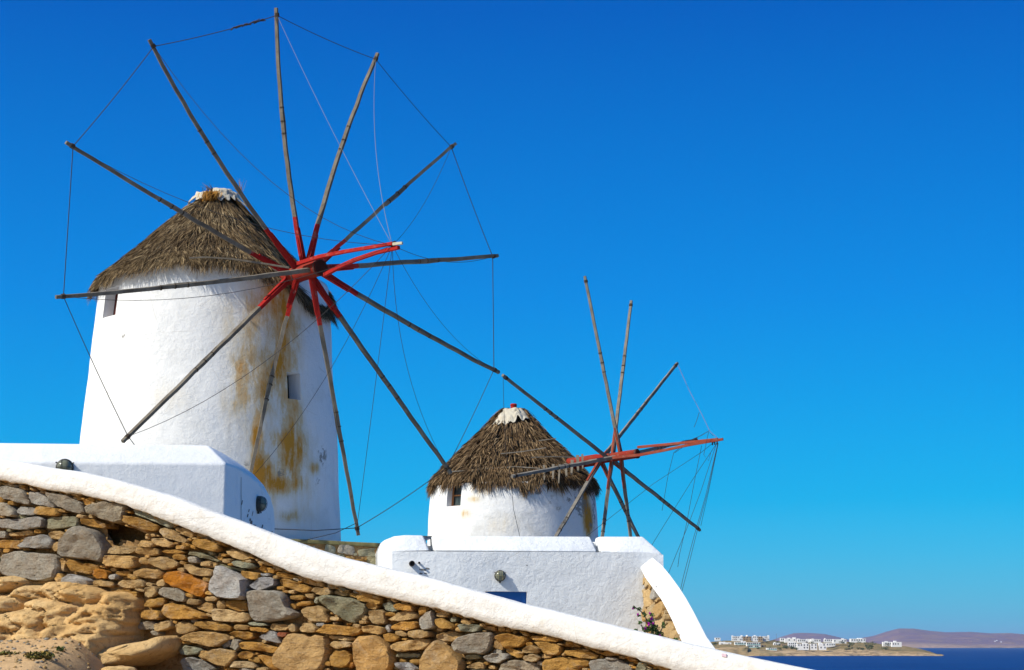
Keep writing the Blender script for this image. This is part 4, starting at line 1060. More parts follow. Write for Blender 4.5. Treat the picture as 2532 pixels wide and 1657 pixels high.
    a1 = a + g.normal(0, .045, n) + .03 * np.sin(a * 7 + t * 3) + (rc_ - .5) * .05
    def pos(r, an, z): return np.stack([axis.x + r * np.cos(an), axis.y + r * np.sin(an), z], 1)
    p0, p2 = pos(r0 + .0, a, z0), pos(r1, a1, z1); pm = (p0 + p2) / 2 + np.stack([np.cos(a), np.sin(a), np.ones(n) * .6], 1) * (lift * .35)[:, None]
    tang = np.stack([-np.sin(a), np.cos(a), np.zeros(n)], 1); rn = g.normal(0, .5, (n, 3)); tang = tang + rn; tang /= np.linalg.norm(tang, axis=1)[:, None]
    w = (wdt * g.uniform(.6, 1.3, n))[:, None]
    V = np.stack([p0 - tang * w, p0 + tang * w, pm + tang * w, pm - tang * w, p2 + tang * w * .25, p2 - tang * w * .25], 1).reshape(-1, 3)
    b = (np.arange(n) * 6)[:, None]
    Fc = np.concatenate([b + np.array([[0, 1, 2, 3]]), b + np.array([[3, 2, 4, 5]])], 1).reshape(-1, 4)
    V = V - np.array(tuple(world_loc(roof)))
    me = bpy.data.meshes.new("straw"); me.vertices.add(len(V)); me.vertices.foreach_set('co', V.astype(np.float32).ravel())
    me.loops.add(Fc.size); me.loops.foreach_set('vertex_index', Fc.astype(np.int32).ravel())
    me.polygons.add(len(Fc)); me.polygons.foreach_set('loop_start', np.arange(0, Fc.size, 4, dtype=np.int32)); me.polygons.foreach_set('loop_total', np.full(len(Fc), 4, np.int32))
    me.materials.append(mat); me.update(calc_edges=True)
    o = bpy.data.objects.new("straw", me); COL.objects.link(o); o.parent = roof; tag(o, kind="stuff")
    return roof
def zat(y, Y): return P(1266, y, Y).z
def beam_between(vs, fs, a, b, w0, w1, k=4, bow=Vector((0, 0, 0)), seg=8, wob=.0):
    pts = []
    for i in range(seg + 1):
        t = i / seg; p = a.lerp(b, t) + bow * (4 * t * (1 - t)) + Vector((noise.noise(Vector((t * 4, a.x, b.z))), 0, noise.noise(Vector((t * 4, b.x, a.z))))) * wob
        pts.append(p)
    tube(vs, fs, pts, [lerp(w0, w1, i / seg) for i in range(seg + 1)], k, True, math.pi / 4)
def rope_pts(a, b, sag, lat=Vector((0, 0, 0)), n=14):
    return [a.lerp(b, i / n) + (Vector((0, 0, -sag)) + lat) * (4 * (i / n) * (1 - i / n)) for i in range(n + 1)]

# =============== big windmill
AX1 = Vector((P(520.5, 1090, 45.0).x, 45.0, 0))
mill1 = empty("windmill", Vector((AX1.x, AX1.y, 1.5)), label="big white windmill with grey thatched roof, rust stained wall and red hubbed wheel", cat="windmill")
pr = [(1400, 329), (1335, 327), (1200, 321), (1090, 317), (1000, 311), (900, 302), (800, 296), (736, 291), (650, 283)]
prof1 = [(zat(y, 42.2), r / FPX * 44.9) for y, r in pr]; prof1 = [(0.5, prof1[0][1])] + prof1
R1 = lambda z: float(np.interp(z, [a for a, _ in prof1], [b for _, b in prof1]))
def mkhole(axis, R, pxl, pxr, yt, yb):
    (al, zt1), (ar, zt2) = hit(axis, R, pxl, yt), hit(axis, R, pxr, yt); _, zb1 = hit(axis, R, (pxl + pxr) / 2, yb)
    return (min(al, ar), max(al, ar), zb1, (zt1 + zt2) / 2)
HA1 = mkhole(AX1, R1, 264, 294, 710, 780); HB1 = mkhole(AX1, R1, 709, 741, 922, 987)
ST1 = [(690,720,26,45,.85),(700,790,22,60,.66),(692,870,26,60,.45),(672,950,50,60,.42),(690,905,16,40,.5),(727,1027,22,45,.6),(647,1165,26,34,1.25),(640,1130,18,20,.7),(717,1142,22,52,.95),(695,1200,48,20,.75),(742,1117,26,45,.5),(778,1158,10,14,.6),(634,1065,9,40,.6),(672,1090,55,26,.35),(714,1277,26,14,.45),(592,970,40,100,.30),(600,780,65,75,.24),(640,760,38,60,.35),(655,1010,60,60,.16),(700,1080,60,50,.16),(733,860,18,90,.35),(620,900,40,60,.35),(755,1250,30,60,.2),(420,980,60,40,.10),(660,1240,22,30,.3)]
PT1 = [(697,1170,10,10,.9),(797,1125,10,25,.7),(303,831,3,3,1.5),(786,1190,5,8,.8),(610,1150,8,14,.5),(545,900,10,5,.7)]
tw1, _ = tower(AX1, prof1, [HA1, HB1], ST1, PT1, M_TOWER, mill1, 1)
recess(AX1, R1, HA1, .27, mill1, M_BOARD, M_SMOOTHHOUSE, "window_recess")
recess(AX1, R1, HB1, .42, mill1, M_DARK, M_SMOOTHHOUSE, "window_recess")  # near-black back panel: the shade inside is put into its colour
e1 = [(704, 293), (683, 265), (640, 213), (600, 168), (555, 116), (520, 74), (500, 54), (488, 45), (479, 34), (475, 18)]
roofp1 = [(r / FPX * 45, zat(y, 45)) for y, r in e1]
droop1 = lambda a: -.75 * np.exp(-((((a - 6.0 + np.pi) % (2*np.pi)) - np.pi) / .5) ** 2) + .10 * np.sin(3 * a)  # sags on the right
roof1 = thatch("grey_thatch", AX1, roofp1, 70000, .48, .009, M_THATCH, mill1, 5, shag=.06, droop=droop1, bare=((D(178), D(254), .84), (D(262), D(364), .84)), holes=((592,522,10),(606,530,8),(617,545,7),(585,540,8),(565,565,6),(640,560,6),(500,585,5),(455,600,5)))
# cap of cloth and golden straw
def cap_patch(axis, prof, a0, a1, t0, t1, off, mat, parent, name, seed, na=44, nt=16, amp=.06, ragged=.12, slant=0.0):
    rs = [r for r, _ in prof]; zs = [z for _, z in prof]; s = np.r_[0, np.cumsum(np.hypot(np.diff(rs), np.diff(zs)))]; S_ = s[-1]
    vs, fs = [], []
    for j in range(nt + 1):
        for i in range(na + 1):
            a = lerp(a0, a1, i / na); e = (1 - j / nt)
            lo = t0 + ragged * noise.noise(Vector((i * .16, seed, 0))) + slant * (i / na - .5)
            t = S_ * lerp(lo, t1, j / nt)
            o_ = off + amp * abs(noise.noise(Vector((i * .07 + j * .07, j * .08 - i * .02, seed)))) * 1.6 + .06 * amp * noise.noise(Vector((i * .22 + j * .3, j * .12, seed + 3)))
            r = float(np.interp(t, s, rs)) + o_ * .8; z = float(np.interp(t, s, zs)) + o_ * .7
            vs.append(Vector((axis.x + r * math.cos(a), axis.y + r * math.sin(a), z)))
    for j in range(nt):
        for i in range(na): q = j * (na + 1) + i; fs.append((q, q + 1, q + na + 2, q + na + 1))
    o = mesh_obj(name, vs, fs, mat, parent, smooth=True)
    sm = o.modifiers.new("thick", 'SOLIDIFY'); sm.thickness = .012
    return o
cap_patch(AX1, roofp1, D(264), D(362), .83, .96, .07, M_CLOTH, roof1, "canvas_cover", 3, amp=.07)
cap_patch(AX1, roofp1, D(180), D(252), .83, .91, .08, M_CLOTH, roof1, "canvas_cover", 8, amp=.06, ragged=.05)
def straw_tuft(c, n, L, spread, d, mat, parent, name, w=.006):
    vs, fs = [], []
    for _ in range(n):
        p = Vector(c) + Vector((rng.gauss(0, spread), rng.gauss(0, spread), rng.gauss(0, spread * .4)))
        q = p + (Vector(d) + Vector((rng.gauss(0, .35), rng.gauss(0, .35), rng.gauss(0, .25)))).normalized() * L * rng.uniform(.5, 1.2)
        s = Vector((rng.gauss(0, 1), rng.gauss(0, 1), rng.gauss(0, 1))).normalized() * w; k = len(vs); vs += [p - s, p + s, q + s * .2, q - s * .2]; fs.append((k, k+1, k+2, k+3))
    return tag(mesh_obj(name, vs, fs, mat, parent), kind="stuff")
tp = P(545, 484, 44.7)
straw_tuft(P(524, 482, 44.4) + Vector((0, -.1, 0)), 700, .22, .10, (-.15, -.3, -1), M_STRAWNEW, roof1, "golden_straw", .012)
straw_tuft(P(527, 474, 44.6), 40, .34, .03, (-.8, 0, .75), M_THATCH, roof1, "loose_straw")
straw_tuft(P(594, 478, 44.6), 40, .36, .03, (-.1, 0, 1), M_STRAWNEW, roof1, "loose_straw")

WNV1 = None
def sail_wheel(C, th, ph, R, tips, roots, aoff, redfrac, mill, shaft_r, shaft_a0, shaft_a1, bow_a, paint, mats, w0, w1, splint, ring, stays, bowoff):
    n = Vector((math.sin(th) * math.cos(ph), -math.cos(th) * math.cos(ph), math.sin(ph)))
    vs, fs = [], []; pts = [C + n * lerp(shaft_a0, shaft_a1, t / 10) for t in range(11)]
    rr = [shaft_r * (1.32 if t < 5 else 1.04) for t in range(11)]
    tube(vs, fs, pts, rr, 20)
    # pale end rings
    shaft = mesh_obj("sail_wheel", vs, fs, M_SHAFT, mill, smooth=False); shaft.data.polygons.foreach_set('use_smooth', [len(p.vertices) == 4 for p in shaft.data.polygons])
    vs, fs = [], []; tube(vs, fs, [C + n * shaft_a1, C + n * (shaft_a1 + .015)], shaft_r * .93, 20); mesh_obj("shaft_end", vs, fs, M_SHAFTEND, shaft)
    for a in (lerp(shaft_a0, shaft_a1, .62), shaft_a1 - .03):
        vs, fs = [], []; tube(vs, fs, [C + n * (a - .03), C + n * (a + .03)], shaft_r * 1.1 if a > lerp(shaft_a0, shaft_a1, .5) else shaft_r * 1.25, 20); mesh_obj("iron_band", vs, fs, plain("rusty_iron", (.10, .03, .02), .8, .3, .5, 20), shaft)
    tipw = {}
    for k, (px, py) in tips.items():
        tip = PL(px, py, C, n); tipw[k] = tip
        root = C + n * aoff[k]; d = (tip - root).normalized(); L = (tip - root).length
        side = d.cross(n).normalized()
        bw_ = bowoff.get(k, (0, 0)); q1 = P(1000, 1000, C.y); q2 = P(1000 + bw_[0], 1000 + bw_[1], C.y); bow = q2 - q1
        st_ = root + d * shaft_r * .3
        seg = 20; pts = []
        for i in range(seg + 1):
            t = i / seg; pts.append(st_.lerp(tip, t) + bow * (4 * t * (1 - t)) + side * .018 * noise.noise(Vector((i * .7, k * 3.1, 1))))
        vs, fs = [], []
        tube(vs, fs, pts, [lerp(w0, w1, i / seg) for i in range(seg + 1)], 4, True, math.pi / 4 + .3)
        fm = []
        m_red = splint if splint else 0
        for f in fs:
            fm.append(1 if (max(f) < 4 * (int(paint * seg + .5) + 1) and redfrac.get(k, .2) > 0 and paint > 0) else 0)
        spk = mesh_obj("spoke", vs, fs, None, shaft, mats=[mats[k % 2], mats[2]], midx=fm)
        # splint boards at the root
        rf_ = redfrac.get(k, .2)
        if rf_ > 0 and splint:
            for off, fr in ((.075, .80), (-.05, .62)):
                vs, fs = [], []; pa = root + side * off * .9 + n * .02; e_ = lerp(0, 1, rf_ * fr); pb = st_.lerp(tip, e_) + bow * (4 * e_ * (1 - e_)) + side * off * .75
                tube(vs, fs, [pa, pa.lerp(pb, .5), pb], [w0 * .62, w0 * .6, w0 * .5], 4, True, math.pi / 4 + .3); mesh_obj("splint", vs, fs, mats[2], shaft)
        # lashings: one at the splice, one at the tip
        off_ = rng.uniform(-.05, .05)
        for t in (.50, .55, .605):
            t += off_ + rng.uniform(-.008, .008)
            p = st_.lerp(tip, t) + bow * (4 * t * (1 - t)); vs, fs = [], []; tube(vs, fs, [p - d * .012, p + d * .012], lerp(w0, w1, t) * 1.06, 7); mesh_obj("lashing", vs, fs, cache["lash"], shaft)
        p = tip - d * .17; vs, fs = [], []; tube(vs, fs, [p - d * .04, p + d * .04], w1 * 1.15, 7)
        mesh_obj("lashing", vs, fs, cache["lash"], shaft)
        vs, fs = [], []; pp = [st_.lerp(tip, t + off_) + bow * (4 * t * (1 - t)) + side * w0 * .35 for t in (.47, .55, .63)]; tube(vs, fs, pp, [w0 * .5, w0 * .7, w0 * .4], 4); mesh_obj("splice_batten", vs, fs, mats[k % 2], shaft)
    # bowsprit
    bt = C + n * bow_a
    return n, shaft, tipw, bt
cache = {}; cache["lash"] = plain("dark_lashing", (.075, .055, .038), .95, .05, .4, 30)
C1 = Vector((-4.896, 42.3, 8.748))
TIPS1 = {0: (163,352), 1: (369,98), 2: (683,20), 3: (934,132), 4: (1126,355), 5: (1231,633), 6: (1234,921), 7: (1115,1170), 8: (886,1324), 9: (614,1203), 10: (303,1092), 11: (138,735)}
AO1 = {0: -.55, 1: -.25, 2: -.05, 3: .0, 4: .25, 5: .48, 6: .45, 7: .1, 8: .2, 9: -.3, 10: -.6, 11: .42}
RF1 = {k: .2 for k in range(12)}; RF1[11] = 0; RF1[5] = .22; RF1[1] = .22
BO1 = {0: (4, 7), 1: (-16, 6), 2: (-14, 0), 3: (-14, 0), 4: (4, -6), 6: (0, 8), 7: (5, 8), 9: (-6, 0), 11: (0, 5)}
n1, shaft1, tw, bt1 = sail_wheel(C1, .708, .022, 6.371, TIPS1, None, AO1, RF1, mill1, .185, -1.9, .62, 3.574, .18, (M_WOOD, M_WOOD, M_RED), .070, .052, True, None, None, BO1)
def rope(name, pts, r, mat, parent):
    vs, fs = [], []; tube(vs, fs, pts, r, 4); return mesh_obj(name, vs, fs, mat, parent)
def on_axis(C, n, px):                              # axis point seen in that column
    best = min((abs(CX + FPX * (C + n * a).x / ((C + n * a).y * CP + (C + n * a).z * SP) - px), a) for a in np.linspace(-2, 5, 400)); return C + n * best[1]
b1 = bt1
def bowbeam(pxs, d0, d1, r0, r1, shaft, mat, name="bowsprit_beam"):
    pts = [P(x, y, lerp(d0, d1, i / (len(pxs) - 1))) for i, (x, y) in enumerate(pxs)]
    vs, fs = [], []; tube(vs, fs, pts, [lerp(r0, r1, i / (len(pts) - 1)) for i in range(len(pts))], 4, True, math.pi / 4); return mesh_obj(name, vs, fs, mat, shaft)
yb = b1.y
bowbeam([(737,652),(790,635),(854,622),(915,612),(972,602)], 42.0, yb, .06, .05, shaft1, M_RED)
bowbeam([(803,680),(840,660),(877,643),(930,625),(986,612)], 41.7, yb - .05, .06, .055, shaft1, M_RED)
bowbeam([(972,604),(995,601)], yb, yb - .1, .045, .04, shaft1, plain("cut_wood_end", (.55, .5, .36)), "bowsprit_end")
for q in (-1, 0, 1): vs, fs = [], []; tube(vs, fs, [b1 - n1 * (.12 + q * .06) - Vector((0, 0, .10)), b1 - n1 * (.12 + q * .06) + Vector((0, 0, .08))], .02, 6); mesh_obj("lashing", vs, fs, cache["lash"], shaft1)
RR = .0085
inset = {k: tw[k] + (C1 - tw[k]).normalized() * .18 for k in tw}
for k in range(12):
    j = (k + 1) % 12; rope("rim_rope", rope_pts(inset[k], inset[j], {9: .7}.get(k, .05)) if k != 8 else [inset[8], P(780, 1312, 41.4), P(680, 1308, 41.2), P(640, 1306, 41.0)], RR * 1.15, M_ROPE, shaft1)
rope("loose_rope", [inset[8] + Vector((0, 0, .12)), P(830, 1318, 41.9), P(762, 1334, 41.7), P(720, 1346, 41.5)], RR, M_ROPE, shaft1)
# frayed wrap on the top left rim rope
vs, fs = [], []
for i in range(26):
    t = .60 + .28 * i / 26; p = inset[1].lerp(inset[2], t) + Vector((0, 0, -.05 * 4 * t * (1 - t)))
    tube(vs, fs, [p + Vector((rng.uniform(-.03, .03), 0, rng.uniform(-.03, .03))), p + Vector((rng.uniform(.03, .1), 0, rng.uniform(-.02, .06)))], .014, 4)
tag(mesh_obj("frayed_wrap", vs, fs, cache["lash"], shaft1), kind="stuff")
SG1 = {0: (.5, 0), 1: (.85, 0), 2: (.12, 0), 3: (.1, -.18), 4: (.28, 0), 5: (.26, 0), 6: (.3, -.1), 7: (.15, -.32), 8: (.1, 0), 9: (.35, .1), 10: (.55, 0), 11: (.5, 0)}
for k, (sg, lt) in SG1.items():
    rope("stay_rope", rope_pts(inset[k], b1 - n1 * .15, sg, Vector((lt, 0, 0))), RR * (.62 if k in (2, 3) else .75), M_ROPEL if k in (2, 3) else M_ROPE, shaft1)
# long thin branch lying along the eaves
bowbeam([(468,638),(510,636),(570,640),(640,650),(715,662)], 41.6, 41.9, .022, .03, roof1, M_WOOD, "eaves_pole")

# =============== small windmill
AX2 = Vector((.03, 59.2, 0))
mill2 = empty("windmill", Vector((AX2.x, AX2.y, -.5)), label="smaller windmill farther off with brown shaggy thatch and its wheel seen nearly edge on", cat="windmill")
pr = [(1420, 214), (1335, 211.5), (1260, 208.5), (1225, 206), (1205, 203)]
prof2 = [(zat(y, 56.5), r / FPX * 59.1) for y, r in pr]; prof2 = [(-2.0, prof2[0][1] + .15)] + prof2
R2 = lambda z: float(np.interp(z, [a for a, _ in prof2], [b for _, b in prof2]))
H2 = mkhole(AX2, R2, 1108, 1142, 1196, 1251)
ST2 = [(1446,1222,6,32,1.1),(1450,1270,8,48,1.1),(1458,1290,7,32,.9),(1150,1270,12,12,.5),(1170,1235,20,8,.35),(1190,1215,20,8,.2),(1250,1300,60,30,.12)]
PT2 = [(1437,1250,14,18,1.1),(1432,1225,10,14,.9),(1440,1268,10,10,.8),(1330,1215,10,8,.75),(1292,1213,5,5,.6),(1360,1235,22,14,.42),(1468,1260,5,50,.6),(1408,1235,8,10,.6),(1418,1205,10,8,.8),(1460,1300,5,10,.6),(1380,1258,14,12,.35)]
tower(AX2, prof2, [H2], ST2, PT2, M_TOWER2, mill2, 7)
wr, c_, b_, nn_ = recess(AX2, R2, H2, .30, mill2, M_PANE, M_SMOOTHHOUSE, "window")
vs, fs = [], []
for pa_, pb_, t in [(b_[i] + nn_ * (.04 + .004 * (i % 2)), b_[(i + 1) % 4] + nn_ * (.04 + .004 * (i % 2)), .045) for i in range(4)] + [((b_[0] + b_[3]) / 2 + nn_ * .04, (b_[1] + b_[2]) / 2 + nn_ * .04, .028)]:
    vs, fs = [], []; tube(vs, fs, [pa_, pb_], t, 4, True, math.pi / 4); mesh_obj("frame_bar", vs, fs, M_WFRAME, wr)
e2 = [(1196, 196), (1180, 178), (1150, 150), (1115, 116), (1083, 80), (1050, 52), (1030, 34), (1014, 20), (1008, 10)]
roofp2 = [(r / FPX * 59.2, zat(y, 59.2)) for y, r in e2]
droop2 = lambda a: .07 * np.sin(2 * a + 1) + .05 * np.sin(5 * a)
roof2 = thatch("brown_thatch", AX2, roofp2, 52000, .46, .016, M_THATCH2, mill2, 9, shag=.13, fringe=.30, droop=droop2, bare=((D(226), D(314), .79),), holes=((1240,1090,7),(1275,1110,8),(1345,1060,7),(1215,1130,7),(1390,1120,8),(1310,1150,8),(1180,1150,6),(1360,1085,6)))
cap_patch(AX2, roofp2, D(222), D(318), .75, .93, .10, M_CLOTH, roof2, "canvas_cover", 5, amp=.09, ragged=.10, slant=.12)
vs, fs = [], []; t0 = P(1270, 1006, 59.2); tube(vs, fs, [t0 + Vector((0, 0, -.15)), t0 + Vector((0, 0, .02)), t0 + Vector((0, 0, .06)), t0 + Vector((0, 0, .10))], [.10, .10, .115, .09], 12); mesh_obj("roof_cap", vs, fs, M_RED, roof2)
for pl, ya_, yb_ in zip(([(1238,1122),(1290,1117),(1350,1107)], [(1314,1131),(1370,1129),(1420,1131)], [(1332,1090),(1375,1084)], [(1118,1166),(1170,1162),(1210,1158),(1275,1154),(1335,1158)]), (57.15, 57.0, 57.6, 57.15), (57.1, 57.25, 57.6, 56.75)):
    bowbeam(pl, ya_, yb_, .022, .018, roof2, M_WOOD2, "roof_batten")
# ragged boards hanging beside the shaft opening
for x, y0_, y1_, w in ((1384,1150,1196,.05),(1368,1150,1185,.06),(1398,1148,1178,.06),(1345,1152,1188,.05),(1415,1140,1172,.07),(1428,1128,1165,.07),(1440,1125,1160,.05)):
    bowbeam([(x, y0_), (x + rng.uniform(-4, 4), y1_)], 57.0, 56.55, w, w * .6, roof2, M_WOOD, "hanging_board")
C2 = Vector((3.119, 57.0, 5.841))
n2v = Vector((math.sin(.952) * math.cos(.069), -math.cos(.952) * math.cos(.069), math.sin(.069)))
def opp(k):                                         # the far end of a spoke pair: mirrored through the hub
    return None
TIPS2 = {0: (1446,683), 1: (1561,744), 2: (1675,898), 3: (1723,1087), 4: (1731,1311), 5: (1590,1352), 10: (1266,1178), 11: (1243,928), 6: (1569,1410), 7: (1478,1420), 8: (1318,1424)}
AO2 = {0: .35, 6: .35, 1: .03, 7: .03, 2: -.38, 8: -.38, 11: -.12, 4: -.08, 10: .22, 3: .22, 5: -.42}
RF2 = {0: .24, 6: .34, 1: .24, 7: .34, 2: .12, 8: .26, 11: .0, 4: .22, 10: .0, 3: 0, 5: .3}
n2, shaft2, tw2, bt2 = sail_wheel(C2, .952, .069, 5.748, TIPS2, None, AO2, RF2, mill2, .138, -1.6, .98, 3.995, 0, (M_WOOD2, M_WOOD2, M_RUSTRED), .072, .056, True, None, None, {})
yb2 = bt2.y
bowbeam([(1577,1106),(1640,1100),(1700,1094),(1775,1086)], 56.3, yb2, .055, .05, shaft2, M_RUSTRED)
bowbeam([(1515,1132),(1582,1125),(1640,1114),(1700,1101),(1788,1086)], 56.3, yb2 - .05, .06, .05, shaft2, M_RUSTRED)
for q in range(3): vs, fs = [], []; tube(vs, fs, [bt2 - n2 * (.2 + q * .08) - Vector((0, 0, .09)), bt2 - n2 * (.2 + q * .08) + Vector((0, 0, .08))], .022, 6); mesh_obj("lashing", vs, fs, cache["lash"], shaft2)
def rp(pts, d0, d1, parent=shaft2, r=.007, mat=M_ROPE):
    m_ = len(pts) - 1; rope("stay_rope", [P(x, y, lerp(d0, d1, i / m_)) for i, (x, y) in enumerate(pts)], r, mat, parent)
Yc = tw2[2].y
rp([(1675,900),(1704,965),(1735,1024),(1755,1066),(1775,1084)], Yc, yb2, mat=plain("pink_cord", (.22, .07, .11)))
rp([(1729,1020),(1722,1042),(1716,1057)], 55.6, 55.6)
rp([(1754,1065),(1734,1077),(1708,1088),(1692,1100),(1666,1119),(1652,1175),(1637,1263)], 55, 55.5)
rp([(1754,1065),(1722,1083),(1668,1120)], 55, 55.5)
rp([(1775,1086),(1735,1118),(1616,1196),(1500,1287),(1440,1335)], yb2, 56.5)
rp([(1775,1092),(1710,1190),(1665,1262),(1616,1341),(1590,1385)], yb2, 56.5)
rp([(1764,1078),(1752,1068),(1740,1125),(1752,1139),(1757,1120)], yb2, yb2)
rp([(1772,1095),(1733,1215),(1697,1310),(1660,1400),(1640,1450)], yb2, 56)
rp([(1735,1102),(1718,1185),(1697,1298),(1680,1372),(1676,1402)], yb2 + .3, 56)
rp([(1775,1095),(1745,1225),(1715,1330),(1690,1425),(1680,1470)], yb2, 53)
rp([(1776,1096),(1752,1215),(1733,1300)], yb2, tw2[4].y)
rp([(1775,1096),(1750,1215),(1722,1320),(1696,1425),(1684,1470)], yb2, 53)
rp([(1244,930),(1245,985),(1250,1110),(1262,1180),(1270,1260),(1285,1325),(1288,1345)], tw2[11].y, 55.6, r=.007)
rp([(1262,1182),(1250,1215)], tw2[10].y, tw2[10].y)

# ---------------------------------------------------------------- flowering plant by the buttress
fp_ = empty("flowering_shrub", P(1600, 1570, 37.4), label="small green shrub with magenta flowers against the buttress stones", cat="shrub")
GREEN = [(.04, .085, .018), (.06, .12, .025), (.09, .15, .035), (.03, .055, .015)]
vs, fs, co = [], [], []
for x, y, rx, ry, n_ in ((1614,1553,18,10,380),(1596,1556,10,8,120),(1625,1568,16,9,240),(1606,1536,9,9,110),(1593,1519,6,8,60),(1580,1506,7,4,50),(1568,1502,4,4,40),(1580,1522,5,3,30),(1582,1540,6,5,50),(1573,1558,5,3,30),(1640,1546,5,8,60),(1612,1520,8,5,40),(1672,1580,7,4,40),(1636,1575,10,6,60)):
    c = P(x, y, 37.5); leaf_cloud(vs, fs, co, c, (rx / 120, .12, ry / 120), n_, .022, GREEN)
o = mesh_obj("foliage", vs, fs, M_LEAF, fp_); cols_attr(o, co)
vs, fs = [], []
for pl in ([(1600,1575),(1604,1545),(1594,1522),(1580,1507),(1566,1501)], [(1610,1575),(1614,1550),(1608,1528)], [(1600,1570),(1585,1545)], [(1625,1578),(1640,1548)], [(1612,1570),(1618,1540),(1612,1520)]):
    tube(vs, fs, [P(x, y, 37.5) for x, y in pl], .012, 4)
tag(mesh_obj("stem", vs, fs, M_WOOD, fp_), kind="stuff"); tag(o, kind="stuff")
for x, y, s in ((1607,1517,2.2),(1611,1530,3.4),(1604,1543,3.6),(1615,1542,2),(1596,1554,2),(1632,1572,2.6),(1577,1519,1.6),(1565,1505,1.6)):
    vs, fs, co = [], [], []; leaf_cloud(vs, fs, co, P(x, y, 37.35), (s / 130, .03, s / 95), 34, .018, [(.42, .01, .30), (.55, .03, .38), (.30, .01, .28)], .8)
    o = mesh_obj("flower", vs, fs, M_LEAF, fp_); cols_attr(o, co); tag(o, kind="stuff")

# ---------------------------------------------------------------- houses on the far headland
M_FARW = plain("far_whitewash", (.80, .79, .77), .9, .1, .05, .2)
M_FARST = plain("far_stone", (.42, .30, .17), .95, .1, .4, .3)
M_FARWIN = plain("far_window", (.05, .055, .07), .4, .4, .3, .3)
M_FARGR = plain("far_grey", (.36, .36, .36), .9, .1, .2, .3)
M_TEAL = plain("teal_rail", (.30, .55, .52), .5, .3, .2, .3)
def far_Y(y): return 2300 + (1618 - y) / 34 * 330 - 55
def far_house(x0, x1, yt, yb, label, wins=(1, 4), steps=(), stone=False, cat="house", dome=False, balcony=False, Yo=None, grp="white houses on the far headland"):
    Y = Yo or far_Y(yb); xa, xb = (x0 - CX) / FPX * Y, (x1 - CX) / FPX * Y; zb_ = zat(yb, Y) - 1.5; zt_ = zat(yt, Y); D_ = max(6., (xb - xa) * .5)
    e = empty("house", Vector(((xa + xb) / 2, Y + D_ / 2, zb_)), label=label, cat=cat, group=grp)
    mw = M_FARST if stone else M_FARW; vs, fs = [], []
    box(vs, fs, ((xa + xb) / 2, Y + D_ / 2, (zb_ + zt_) / 2), ((xb - xa) / 2, D_ / 2, (zt_ - zb_) / 2))
    mesh_obj("wall", vs, fs, mw, e)
    for (u0, u1, dz_) in steps:
        vs, fs = [], []; box(vs, fs, (lerp(xa, xb, (u0 + u1) / 2), Y + D_ * .55, zt_ + dz_ / 2), ((xb - xa) * (u1 - u0) / 2, D_ * .4, dz_ / 2 + .05)); mesh_obj("roof_room", vs, fs, mw, e)
    if dome:
        vs, fs = [], []; r = (xb - xa) * .16
        for i in range(6):
            for k in range(12): p = math.pi / 2 * i / 5.2; t = 2 * math.pi * k / 12; vs.append(Vector(((xa + xb) / 2 + r * math.cos(p) * math.cos(t), Y + D_ / 2 + r * math.cos(p) * math.sin(t), zt_ + r * math.sin(p))))
        for i in range(5):
            for k in range(12): fs.append((i*12+k, i*12+(k+1) % 12, (i+1)*12+(k+1) % 12, (i+1)*12+k))
        mesh_obj("dome", vs, fs, M_FARW, e, smooth=True)
    rows, cols = wins; H = zt_ - zb_ - 1.5
    for r_ in range(rows):
        for c in range(cols):
            if rng.random() < .12: continue
            u = (c + .5 + rng.uniform(-.12, .12)) / cols; z = zb_ + 1.5 + H * (r_ + .5) / rows; hw = min((xb - xa) / cols * (.36 if balcony else .22), .75 if not balcony else 1.6); hh = min(H / rows * .30, .95)
            vs, fs = [], []; box(vs, fs, (lerp(xa, xb, u), Y - .03, z), (hw, .06, hh)); mesh_obj("window", vs, fs, M_FARWIN, e)
    if balcony:
        for r_ in range(rows):
            z = zb_ + 1.5 + H * r_ / rows; vs, fs = [], []; box(vs, fs, ((xa + xb) / 2, Y - .7, z + .45), ((xb - xa) * .47, .05, .4)); mesh_obj("balcony_rail", vs, fs, M_TEAL, e)
    return e
z4 = lambda x0, x1, yt, yb: (1740 + x0 * .1681, 1740 + x1 * .1681, 1540 + yt * .1681, 1540 + yb * .1681)
far_house(*z4(125,205,220,248), "tiny white house on the ridge at the left end of the headland", (1, 2))
far_house(*z4(375,530,198,262), "two storey white block left of the stone towers on the headland ridge", (2, 6), ((.0, .12, 1), (.85, 1, 1.2)))
far_house(*z4(533,655,201,262), "brown stone round ended building with pale dome on the headland ridge", (2, 3), (), True, dome=True)
far_house(*z4(672,750,195,262), "white two storey block just right of the domed stone building", (2, 3), ((.3, .6, 1),))
far_house(*z4(752,819,203,262), "narrow tan building with a dome squeezed between two white blocks", (2, 2), (), True, dome=True)
far_house(*z4(821,915,198,258), "white block at the right end of the ridge hotel row", (2, 4), ((.8, 1, 1.3),))
far_house(*z4(190,362,288,342), "long low white house below the ridge at the left of the headland", (1, 3), ((0, .5, .7),))
far_house(*z4(412,573,285,352), "white hotel wing with blue balconies, left one", (2, 5), ((.6, 1, .9),), balcony=True)
far_house(*z4(585,785,290,365), "white hotel wing with blue balconies, right one", (2, 7), (), balcony=True)
far_house(*z4(800,862,325,360), "dark roofed shed beside the hotel's right wing", (1, 2), (), True)
far_house(*z4(1075,1135,225,262), "small white cube first on the village ridge left", (1, 2))
far_house(*z4(1140,1300,232,275), "stepped white house on the village ridge", (1, 4), ((.3, .5, 1), (.75, 1, 1.5)))
far_house(*z4(1320,1440,242,280), "white house with arches on the village ridge above the big cubes", (1, 4), ((.0, .3, .8),))
far_house(*z4(1455,1520,240,278), "narrow white cube on the village ridge with a flat roof", (1, 2))
